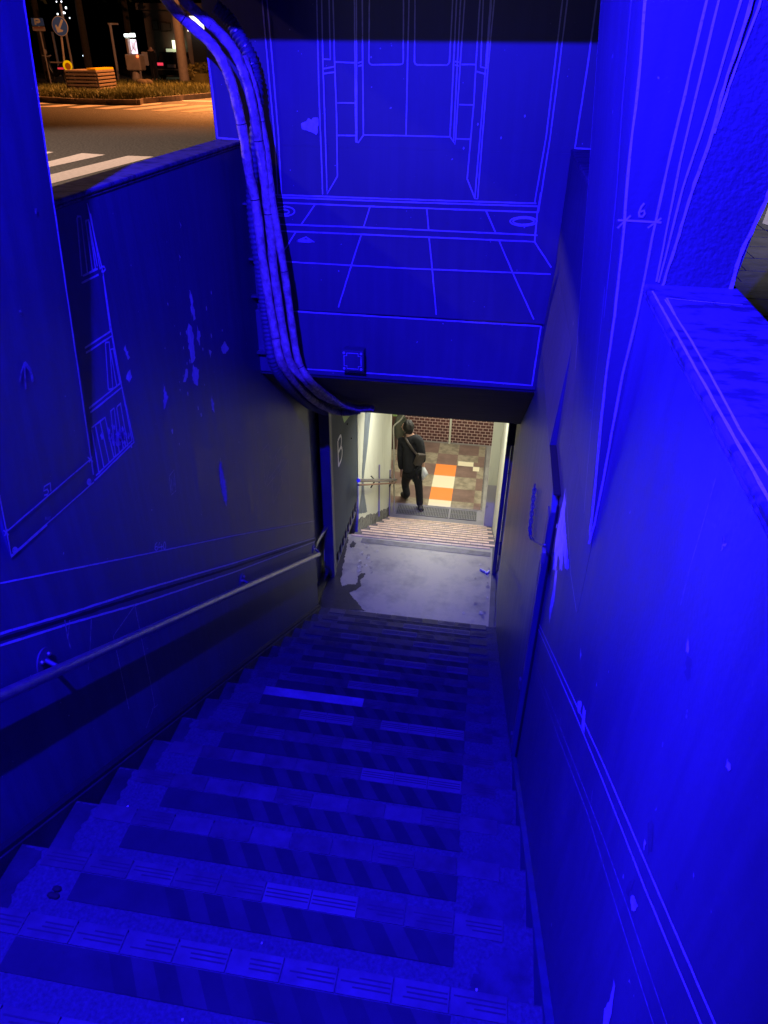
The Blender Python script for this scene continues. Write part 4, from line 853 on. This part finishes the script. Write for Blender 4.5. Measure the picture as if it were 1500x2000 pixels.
tag(m.build('grass', GRASS, auto=True), 'rough yellow-green grass on the roadside verge', 'grass', kind='stuff')
def G(a, b, z=0.13): return onz(*zz(ZS, (a, b)), z)
def TP(a, b, y): return ony(*zz(ZS, (a, b)), y)
# parking sign
def pole(mb, base, top, r_): mb.tube([base, top], r_, 12)
b = G(288, 472, 0.0); t_ = TP(228, 168, b.y); t_.x = b.x
ps = thing('parking_sign', 'blue parking sign reading P with a pale plate below, on a thin pole', 'sign', tuple(b))
m = MB(); tp = Vector((b.x, b.y, TP(210, 105, b.y).z)); pole(m, b, tp, 0.035); m.build('pole', PINK, ps)
cx = b.x; z1, z0 = TP(215, 102, b.y).z, TP(215, 146, b.y).z; hw = 0.32
m = MB(); m.box(cx-hw, cx+hw, b.y-0.06, b.y-0.045, z0, z1); m.build('plate', BLUES, ps, 0.01)
m = MB(); s_ = (z1-z0); X = lambda u: cx-hw*0.5+u*hw*0.9; Zp = lambda v: z0+s_*(0.15+0.7*v); yy = b.y-0.06
m.stroke([(X(0.15), yy, Zp(0)), (X(0.15), yy, Zp(1)), (X(0.7), yy, Zp(1)), (X(0.98), yy, Zp(0.85)), (X(0.98), yy, Zp(0.6)), (X(0.7), yy, Zp(0.45)), (X(0.15), yy, Zp(0.45))], 0.085, nN, off=0.004, jit=0, step=1)
m.build('letter_p', WHITEP, ps)
z3, z2 = TP(215, 150, b.y).z, TP(215, 175, b.y).z
m = MB(); m.box(cx-0.33, cx+0.33, b.y-0.06, b.y-0.045, z2, z3); m.build('sub_plate', PINK, ps, 0.01)
m = MB(); m.stroke([(cx-0.25, b.y-0.06, (z2+z3)/2+0.04), (cx+0.25, b.y-0.06, (z2+z3)/2+0.04)], 0.05, nN, off=0.004, jit=0.3, step=0.05); m.build('sub_plate_text', mat('red_text', (0.3, 0.1, 0.08), 0.6), ps)
# round direction sign
b = G(378, 485, 0.13); Yb = b.y
ds = thing('direction_sign', 'round blue sign with a white arrow pointing down left, above a yellow reflector', 'sign', tuple(b))
c_ = TP(343, 148, Yb); 
m = MB(); pole(m, b, (c_.x, Yb, c_.z+0.3), 0.045); m.build('pole', PINK, ds)
rr = (TP(343, 92, Yb).z-TP(343, 206, Yb).z)/2
m = MB(); m.tube([(c_.x, Yb-0.07, c_.z), (c_.x, Yb-0.055, c_.z)], rr, 32); m.build('sign_disc', WHITEP, ds)
m = MB(); m.tube([(c_.x, Yb-0.078, c_.z), (c_.x, Yb-0.071, c_.z)], rr*0.94, 32); m.build('blue_face', BLUES, ds)
m = MB(); q = Vector((c_.x, Yb-0.079, c_.z)); e1 = Vector((-0.58, 0, -0.81)); e2 = Vector((0.81, 0, -0.58))
def A(u, v): return q+(e1*u+e2*v)*rr
m.add([A(-0.80, -0.13), A(-0.80, 0.13), A(0.25, 0.13), A(0.12, 0.50), A(0.33, 0.50), A(0.78, 0.0), A(0.33, -0.50), A(0.12, -0.50), A(0.25, -0.13)], [tuple(range(9))]); m.build('arrow', WHITEP, ds)
c2 = TP(387, 370, Yb); r2 = (TP(387, 340, Yb).z-TP(387, 400, Yb).z)/2
m = MB(); m.tube([(c2.x, Yb-0.12, c2.z), (c2.x, Yb-0.05, c2.z)], r2, 24, m=0); m.tube([(c2.x+0.03, Yb-0.13, c2.z-0.02), (c2.x+0.03, Yb-0.121, c2.z-0.02)], r2*0.68, 24, m=1)
m.build('reflector', [emis('yellow_glow', (0.9, 0.55, 0.0), 0.55), mat('amber_lens', (0.8, 0.35, 0.02), 0.4)], ds)  # no lamp: emission stands in for light on the yellow reflector
# slatted box
sb2 = thing('slatted_bench', 'low box-shaped bench of weathered horizontal boards on the verge', 'bench', tuple(G(500, 515)))
A_, B2, C_ = G(385, 512), G(560, 516), G(658, 502); D_ = A_+(C_-B2)
ht = TP(385, 412, A_.y).z-0.13
for i in range(5):
    za = 0.14+ht*(i/5)+0.03; zb = 0.14+ht*((i+0.62)/5)+0.03
    for a, b in ((A_, B2), (B2, C_), (C_, D_), (D_, A_)):
        d = (b-a); L = d.length; d.normalize(); nn = Vector((-d.y, d.x, 0)); c = (a+b)/2
        m = MB(); m.obox(Vector((c.x, c.y, (za+zb)/2)), d*(L/2-0.03), nn*0.04, (0, 0, (zb-za)/2)); m.build('board', WOOD, sb2, 0.01)
cc = (A_+B2+C_+D_)/4
m = MB(); m.prism([Vector((p.x, p.y, 0.14+ht+0.02))+(p-cc)*0.02 for p in (A_, B2, C_, D_)], (0, 0, 0.07)); m.build('top_board', WOOD, sb2, 0.01)
m = MB(); d = (C_-B2); m.prism([Vector((p.x, p.y, 0.14+ht+0.10)) for p in (B2+(A_-B2)*0.0, B2+d, B2+d+(A_-B2)*0.28, B2+(A_-B2)*0.28)], (0, 0, 0.06)); m.build('yellow_board', YEL, sb2)
for p in (A_, B2, C_, D_): m = MB(); q = cc+(p-cc)*0.95; m.box(q.x-0.04, q.x+0.04, q.y-0.04, q.y+0.04, 0.12, 0.14+ht+0.01); m.build('corner_post', BARK, sb2)
# thin dark posts
for (bx, by, tx, ty, lab, cr, r_) in ((672, 442, 628, 132, 'slim leaning post with a small crossbar beyond the bench', True, 0.07), (342, 410, 310, 180, 'bluish weathered post behind the round blue sign', False, 0.08), (1127, 362, 1108, 228, 'thin pale post carrying a small plate beyond the large lamp pole', 'p', 0.04)):
    b = G(bx, by+20 if cr != 'p' else by+60, 0.0); Yb = b.y; tt = TP(tx, ty, Yb); tt.x = b.x+(TP(tx, ty, Yb).x-b.x)*0.15
    po = thing('street_post', lab, 'post', tuple(b)); m = MB(); m.tube([b, tt], r_, 10); m.build('post', PINK, po)
    if cr is True: m = MB(); m.box(tt.x-0.1, tt.x+0.45, tt.y-0.03, tt.y+0.03, tt.z-0.06, tt.z+0.02); m.build('crossbar', PINK, po)
    if cr == 'p': m = MB(); m.box(tt.x-0.22, tt.x+0.22, tt.y-0.05, tt.y-0.03, tt.z-0.4, tt.z+0.1); m.build('plate', PINK, po)
# big lamp pole
b = G(1043, 472, 0.13); lpz = thing('lamp_pole', 'thick pale tapered lamp pole standing on the grass verge', 'lamp pole', tuple(b))
m = MB(); m.tube([b, b+Vector((-0.02, 0, 4)), b+Vector((0, 0, 9))], lambda i, n: (0.24, 0.2, 0.14)[i], 18); m.build('pole', PINK, lpz)
m = MB(); m.tube([b+Vector((0, 0, 9)), b+Vector((1.2, -0.6, 9.3))], 0.06, 8); m.ball(b+Vector((1.3, -0.65, 9.25)), 0.3, sq=(1.4, 0.8, 0.3)); m.build('lamp_head', PINK, lpz)
m = MB(); m.tube([b, b+Vector((0, 0, 0.12))], 0.32, 18); m.build('base', KERB, lpz)
# information terminal
b = G(775, 462, 0.13); Yb = b.y
it = thing('information_terminal', 'grey box on a stem topped by a brightly lit panel on the verge', 'terminal', tuple(b))
def bxp(name, mts, par, x0, y0, x1, y1, d, dy=0.0, bv=0.02):
    a = TP(x0, y0, Yb); c = TP(x1, y1, Yb); m = MB(); m.box(min(a.x, c.x), max(a.x, c.x), Yb-d/2+dy, Yb+d/2+dy, min(a.z, c.z), max(a.z, c.z)); return m.build(name, mts, par, bv)
m = MB(); m.tube([b, b+Vector((0, 0, TP(770, 395, Yb).z-0.13))], lambda i, n: 0.26 if i == 0 else 0.17, 12); m.build('stem', PINK, it)
bxp('cabinet', PINK, it, 715, 305, 812, 398, 0.6, 0, 0.06)
bxp('column', PINK, it, 712, 215, 738, 303, 0.3)
LIT = emis('lit_panel', (0.95, 0.85, 1.0), 1.3)
bxp('lit_panel', LIT, it, 733, 222, 776, 303, 0.12)
m = MB(); 
for l in [[(740, 232), (755, 250), (748, 262), (765, 285)], [(766, 228), (758, 262), (744, 290)], [(762, 262), (770, 295)]]: m.stroke([TP(*p, Yb)+Vector((0, -0.062, 0)) for p in l], 0.04, nN, jit=0.3)
m.build('panel_map', mat('pale_pink_line', (0.6, 0.4, 0.5), 0.6), it)
m = MB(); wl = emis('lit_lettering', (0.9, 1.0, 0.95), 6.0)
for x0, x1 in ((706, 712), (714, 720), (722, 736), (741, 753), (757, 762)): a = TP(x0, 208, Yb); c = TP(x1, 192 if x0 < 740 else 188, Yb); m.box(a.x, c.x, Yb-0.1, Yb-0.05, a.z, c.z)
m.build('lit_lettering', wl, it)
m = MB(); m.ball(TP(791, 317, Yb)+Vector((0, -0.32, 0)), 0.06); m.build('indicator_lamp', emis('red_dot', (1, 0.12, 0.03), 4), it)
Yb += 3
b2 = G(800, 462, 0.0); it2 = thing('notice_board', 'small tilted notice board on a post behind the lit terminal', 'sign', (TP(800, 400, Yb).x, Yb, 0))
bxp('board', PINK, it2, 795, 292, 840, 370, 0.08, 0)
a = TP(806, 462, Yb); m = MB(); m.tube([(TP(798, 460, Yb).x, Yb, 0), (TP(798, 460, Yb).x, Yb, TP(800, 370, Yb).z)], 0.07, 8); m.build('post', PINK, it2)
# barrier and scooter
b = G(255, 470, 0.0); Yb = b.y+0.6
ba = thing('barrier_rail', 'low metal barrier rail behind the parking sign pole', 'barrier', tuple(b))
za = TP(300, 352, Yb).z
m = MB(); m.tube([(TP(250, 352, Yb).x, Yb, za), (TP(372, 352, Yb).x, Yb, za)], 0.04, 8); m.build('rail', PINK, ba)
for x in (258, 366): m = MB(); q = TP(x, 352, Yb); m.tube([(q.x, Yb, 0), (q.x, Yb, za)], 0.04, 8); m.build('post', PINK, ba)
Yb -= 0.6; q = TP(320, 470, Yb); q.z = 0
sc = thing('scooter', 'black parked scooter with a red tail light behind the barrier', 'scooter', tuple(q))
for dx in (-0.35, 0.65):
    m = MB(); m.tube([q+Vector((dx+0.24*math.cos(a), 0.1, 0.28+0.24*math.sin(a))) for a in [i*math.pi/9 for i in range(18)]], 0.06, 8, closed=True); m.build('wheel', TIE, sc)
m = MB(); m.tube(catmull([q+Vector((0.75, 0.1, 0.55)), q+Vector((0.5, 0.1, 0.75)), q+Vector((0.15, 0.1, 0.45)), q+Vector((-0.15, 0.1, 0.4)), q+Vector((-0.3, 0.1, 0.9)), q+Vector((-0.25, 0.1, 1.15))], 5), lambda i, n: 0.17 if i < 10 else 0.10, 10); m.build('body', CARM, sc)
m = MB(); m.tube([q+Vector((-0.3, -0.3, 1.2)), q+Vector((-0.25, 0.1, 1.15)), q+Vector((-0.3, 0.5, 1.2))], 0.03, 8); m.ball(q+Vector((-0.3, 0.0, 1.35)), 0.16, sq=(0.6, 0.8, 0.8)); m.build('handlebar', PINK, sc)
m = MB(); m.box(q.x+0.28, q.x+0.62, q.y-0.12, q.y-0.06, 0.62, 0.70); m.build('tail_light', emis('tail_red', (0.8, 0.05, 0.08), 0.6), sc)
# car
b = G(965, 470, 0.0); Yb = b.y+4; q = TP(975, 435, Yb); q.z = 0
ca = thing('parked_car', 'black car seen from behind, red tail lights, beside the lit doorway', 'car', tuple(q))
m = MB()
prof = [(-0.88, 0.25), (-0.90, 0.75), (-0.82, 0.98), (-0.62, 1.38), (0.62, 1.38), (0.82, 0.98), (0.90, 0.75), (0.88, 0.25)]
m.prism([q+Vector((x, 0, z)) for x, z in prof], (0, 4.2, 0)); m.build('body', CARM, ca, 0.08)
m = MB(); m.prism([q+Vector((x, -0.012, z)) for x, z in [(-0.70, 1.0), (-0.55, 1.31), (0.55, 1.31), (0.70, 1.0)]], (0, 0.01, 0)); m.build('rear_window', GLASS, ca)
for s_ in (-1, 1):
    m = MB(); m.box(q.x+s_*0.66-0.17, q.x+s_*0.66+0.17, q.y-0.04, q.y, 0.72, 0.86); m.build('tail_light', emis('car_tail', (0.9, 0.05, 0.10), 0.9), ca)
    m = MB(); m.tube([q+Vector((s_*0.78, 0.6, 0.3)), q+Vector((s_*0.93, 0.6, 0.3))], 0.31, 16); m.build('wheel', TIE, ca)
m = MB(); m.box(q.x-0.25, q.x+0.25, q.y-0.03, q.y-0.01, 0.62, 0.78); m.build('number_plate', mat('plate', (0.5, 0.45, 0.5), 0.4), ca)
m = MB(); m.box(q.x-0.85, q.x+0.85, q.y-0.05, q.y-0.01, 0.5, 0.56); m.build('bumper_trim', STEEL, ca)
# hedge
m = MB(); hb = [onz(371, 168, 0.1), onz(425, 166, 0.1)]; a = hb[0]; e = hb[1]; hh = ony(385, 127, a.y).z
for i in range(5000):
    t_ = random.random(); p = a.lerp(e, t_)+Vector((0, random.uniform(0, 1.6), 0)); p.z = 0.1+random.random()*(hh-0.15)+random.uniform(-.1, .12)
    s_ = random.uniform(0.05, 0.11); u = Vector((random.uniform(-1, 1), random.uniform(-1, 1), random.uniform(-1, 1))).normalized(); v = u.orthogonal().normalized()
    m.add([p-u*s_, p+v*s_*0.5, p+u*s_, p-v*s_*0.5], [(0, 1, 2, 3)])
m.box(min(a.x, e.x), max(a.x, e.x), a.y+0.3, a.y+1.3, 0.1, hh-0.35)
tag(m.build('hedge', mat('hedge_leaves', (0.12, 0.11, 0.03), 0.7, var=0.5, scale=2), auto=True), 'clipped hedge right of the lamp pole', 'hedge')
m = MB(); q = onz(283, 168, 0.14)
for i in range(4): m.ball(q+Vector((random.uniform(-.2, .2), random.uniform(-.1, .1), 0.12)), 0.22, seg=8, rings=6, sq=(1.2, 0.8, 0.7))
tag(m.build('rock', SOIL), 'dark rock on the grass in front of the terminal', 'rock')
# bystander in the dark
q = onz(303, 158, 0.0); q = Vector((q.x, q.y, 0)); s_ = 1.0
by = thing('person', 'dark-clothed figure standing on the far pavement left of the parked car', 'person', tuple(q))
V2 = [(0, 0, 0.95), (0, 0, 1.2), (0, 0, 1.42), (0, 0, 1.5), (0, 0, 1.62), (-.19, 0, 1.4), (-.24, 0, 1.12), (-.2, -.05, .88), (.19, 0, 1.4), (.24, 0, 1.12), (.2, -.05, .88), (-.1, 0, .9), (-.11, 0, .5), (-.11, 0, .08), (-.12, -.14, .04), (.1, 0, .9), (.11, 0, .5), (.11, 0, .08), (.12, -.14, .04)]
skin('body', [q+Vector(v) for v in V2], [(0, 1), (1, 2), (2, 3), (3, 4), (2, 5), (5, 6), (6, 7), (2, 8), (8, 9), (9, 10), (0, 11), (11, 12), (12, 13), (13, 14), (0, 15), (15, 16), (16, 17), (17, 18)], [.14, .13, .14, .06, .1, .065, .05, .035, .065, .05, .035, .09, .065, .045, .04, .09, .065, .045, .04], SKIN, by)
skin('clothes', [q+Vector(v) for v in [V2[i] for i in (0, 1, 2, 5, 6, 7, 8, 9, 10, 11, 12, 13, 15, 16, 17)]], [(0, 1), (1, 2), (2, 3), (3, 4), (4, 5), (2, 6), (6, 7), (7, 8), (0, 9), (9, 10), (10, 11), (0, 12), (12, 13), (13, 14)], [.17, .16, .16, .085, .07, .05, .085, .07, .05, .11, .085, .07, .11, .085, .07], TROU, by)
# buildings beyond
def bld(name, lab, x0, x1, y0, h, wins, door=None, m_=None):
    t = thing(name, lab, 'building', ((x0+x1)/2, y0, 0))
    m = MB(); m.box(x0, x1, y0, y0+10, 0, h); m.build('wall', m_ or BLDG, t)
    m = MB(); m.box(x0-0.3, x1+0.3, y0-0.3, y0+10, h+0.01, h+0.35); m.build('roof_edge', BLDG, t)
    for (wx, wz, ww, wh, lit) in wins:
        m = MB(); m.box(wx-0.06, wx+ww+0.06, y0-0.05, y0-0.002, wz-0.06, wz+wh+0.06); f_ = m.build('window', BARK, t)
        m = MB(); m.box(wx, wx+ww, y0-0.08, y0-0.055, wz, wz+wh); m.build('pane', lit, f_)
    return t
Yb = onz(330, 150, 0).y
LWIN = emis('lit_window', (0.75, 0.9, 0.6), 0.45); DWIN = mat('curtained_window', (0.10, 0.10, 0.10), 0.4)
xa = ony(290, 100, Yb).x; xb = ony(440, 100, Yb).x
qs = []
for (a, b_, c_, d_, mt) in ((945, 275, 995, 330, LWIN), (866, 118, 885, 165, DWIN), (912, 128, 935, 172, DWIN), (940, 133, 958, 170, DWIN)):
    p = TP(a, d_, Yb); r_ = TP(c_, b_, Yb) if False else TP(c_, b_, Yb); qs.append((p.x, p.z, r_.x-p.x, r_.z-p.z, mt))
tt = bld('dark_building', 'dark low building with curtained upper windows and a lit shop window behind the black car', xa, xb, Yb, ony(330, 20, Yb).z, qs)
m = MB(); p = TP(988, 275, Yb); m.box(p.x, p.x+0.5, Yb-0.4, Yb-0.1, p.z, p.z+0.45); m.build('lit_sign', emis('warm_sign', (1, 1, 0.6), 2.2), tt)
Yc = Yb-5; x0 = TP(1062, 300, Yc).x; 
t2 = bld('corner_building', 'brownish building front with an awning seen between lamp pole and cables', x0, x0+9, Yc, TP(1062, 140, Yc).z, [], m_=mat('brown_facade', (0.22, 0.16, 0.12), 0.8, var=0.3, scale=0.7))
m = MB(); m.box(x0+0.3, x0+2.2, Yc-0.05, Yc-0.002, 0, TP(1062, 175, Yc).z); m.build('dark_doorway', BLACK, t2)
m = MB(); p = ony(388, 47, Yc); m.box(p.x-0.5, p.x+0.6, Yc-0.5, Yc-0.35, p.z-0.35, p.z+0.35); m.build('lit_sign', emis('bright_sign', (1, 0.92, 0.8), 3), t2)
# trees
def tree(x, y, h, rad, lab, n=1800):
    t = thing('tree', lab, 'tree', (x, y, 0), 'dark trees across the road')
    m = MB(); m.tube([(x, y, 0), (x+0.1, y, h*0.3), (x-0.1, y+0.1, h*0.55), (x, y, h*0.8)], lambda i, n_: (0.22, 0.17, 0.14, 0.06)[i], 10)
    for i in range(6):
        a = i*1.05; m.tube([(x, y, h*(0.35+0.05*i)), (x+math.cos(a)*rad*0.4, y+math.sin(a)*rad*0.4, h*(0.55+0.05*i)), (x+math.cos(a)*rad*0.75, y+math.sin(a)*rad*0.75, h*(0.65+0.05*i))], lambda i_, n_: (0.13, 0.08, 0.03)[i_], 6)
    m.build('trunk', BARK, t)
    m = MB(); cl = [(random.uniform(-1, 1)*rad*0.8, random.uniform(-1, 1)*rad*0.8, h*0.68+random.uniform(-1, 1)*h*0.25, random.uniform(0.3, 0.6)*rad) for _ in range(14)]
    for i in range(n):
        c = random.choice(cl); d = Vector((random.gauss(0, 1), random.gauss(0, 1), random.gauss(0, 1))).normalized()*c[3]*random.random()**0.4
        p = Vector((x+c[0], y+c[1], c[2]))+d; u = Vector((random.uniform(-1, 1), random.uniform(-1, 1), random.uniform(-1, 1))).normalized(); v = u.orthogonal().normalized(); s_ = random.uniform(0.12, 0.28)
        m.add([p-u*s_, p+v*s_*0.6, p+u*s_, p-v*s_*0.6], [(0, 1, 2, 3)])
    m.build('crown', LEAF, t, auto=True)
for (px, py, h, r_, lab) in ((178, 155, 13, 5, 'dark leafy tree with a faintly lit trunk behind the slatted bench'), (95, 150, 12, 5, 'dark leafy tree behind the parking sign'), (262, 148, 12, 4.5, 'dark leafy tree behind the lit terminal'), (330, 144, 11, 4, 'dark leafy tree rising behind the black car')):
    q = onz(px, py+4, 0); tree(q.x, min(q.y, 75), h, r_, lab)
for (a, b_, c, st, sz, lab) in ((478, 315, (0.7, 0.85, 1.0), 8, 0.12, 'tiny bluish-white lamp glowing among the dark trees'),):
    Yq = 48; p = TP(a, b_, Yq); m = MB(); m.ball(p, sz, m=0); m.tube([(p.x, p.y, 0), (p.x, p.y, p.z-sz)], 0.04, 6, m=1)
    tag(m.build('garden_lamp', [emis('far_lamp', c, st), PINK]), lab, 'lamp')
b = TP(350, 75, 42); m = MB()
for i in range(9): m.ball(b+Vector((random.uniform(-.5, .5), random.uniform(-.3, .3), random.uniform(-.6, .6))), random.uniform(0.02, 0.06), seg=6, rings=4, m=0)
m.tube([(b.x, b.y, 0), (b.x, b.y, b.z+0.4)], 0.06, 8, m=1)
tag(m.build('street_lamp', [emis('lamp_cluster', (0.9, 0.95, 1.0), 3), PINK]), 'far lamp glittering in sparks above the round blue sign', 'lamp')

# ================================================================== LIGHT
wd = bpy.data.worlds.new('World'); bpy.context.scene.world = wd; wd.use_nodes = True
nt = wd.node_tree; bg = nt.nodes['Background']; sky = nt.nodes.new('ShaderNodeTexSky'); sky.sky_type = 'NISHITA'; sky.sun_disc = False; sky.sun_elevation = math.radians(-6); sky.sun_rotation = math.radians(200)
nt.links.new(sky.outputs[0], bg.inputs[0]); bg.inputs[1].default_value = 0.05
def lamp(name, typ, loc, col, e, target=None, size=0.1, size_y=None, spot=None, blend=0.3, parent=None):
    l = bpy.data.lights.new(name, typ); o = bpy.data.objects.new(name, l); C.objects.link(o); o.location = loc; l.color = col; l.energy = e
    if typ == 'AREA':
        l.shape = 'RECTANGLE'; l.size = size; l.size_y = size_y or size
    else: l.shadow_soft_size = size
    if typ == 'SPOT': l.spot_size = math.radians(spot); l.spot_blend = blend
    if target is not None: o.rotation_euler = (Vector(target)-Vector(loc)).to_track_quat('-Z', 'Y').to_euler()
    return o
BLUE = (0.012, 0.005, 1.0)
lamp('blue_lamp_light', 'SPOT', (-0.83, 0.42, 2.7), BLUE, 2500, target=(-0.55, 3.7, -0.9), size=0.014, spot=112, blend=0.5)
lamp('second_blue_light', 'SPOT', (-1.1, 0.75, 2.4), BLUE, 430, target=(0.325, 1.80, 0.62), size=0.02, spot=76, blend=0.6)
lamp('passage_light', 'AREA', (-0.7, 11.4, -2.72), (1, 0.96, 0.80), 66, target=(-0.7, 11.4, -6), size=1.2, size_y=0.9)
lamp('flight_light', 'AREA', (-0.55, 8.2, -2.02), (1, 0.97, 0.86), 38, target=(-0.6, 8.0, -5), size=0.9, size_y=0.3)
lamp('sodium_light', 'SPOT', (-9, 25, 9), (1, 0.38, 0.15), 5200, target=(-13.5, 36, 0), size=0.2, spot=88, blend=0.5)
lamp('sodium_light', 'SPOT', (-12, 36, 9), (1, 0.32, 0.08), 21000, target=(-12, 31, 0), size=0.2, spot=80, blend=0.6)
lamp('kerbside_light', 'SPOT', (-12, 3.3, 8.6), (1, 0.62, 0.62), 1900, target=(-1.2, 3.9, 0.9), size=0.25, spot=17, blend=0.6)
lamp('entrance_street_light', 'SPOT', (-2.0, -10, 3.2), (1, 0.97, 0.95), 240, target=(-0.6, 4.3, 2.0), size=0.3, spot=12, blend=1.0)  # unseen fill added behind the camera to lift the front wall's dark band
lamp('street_light', 'SPOT', (-10, 13, 8), (1, 0.68, 0.50), 3400, target=(-7.5, 13, 0), size=0.2, spot=75, blend=0.6)
lamp('right_street_light', 'SPOT', (5, 10, 6), (1, 0.95, 0.88), 700, target=(3.6, 9.5, 0), size=0.15, spot=70, blend=0.8)

sc_ = bpy.context.scene
sc_.view_settings.view_transform = 'Standard'; sc_.view_settings.look = 'None'; sc_.view_settings.exposure = 0; sc_.view_settings.gamma = 1
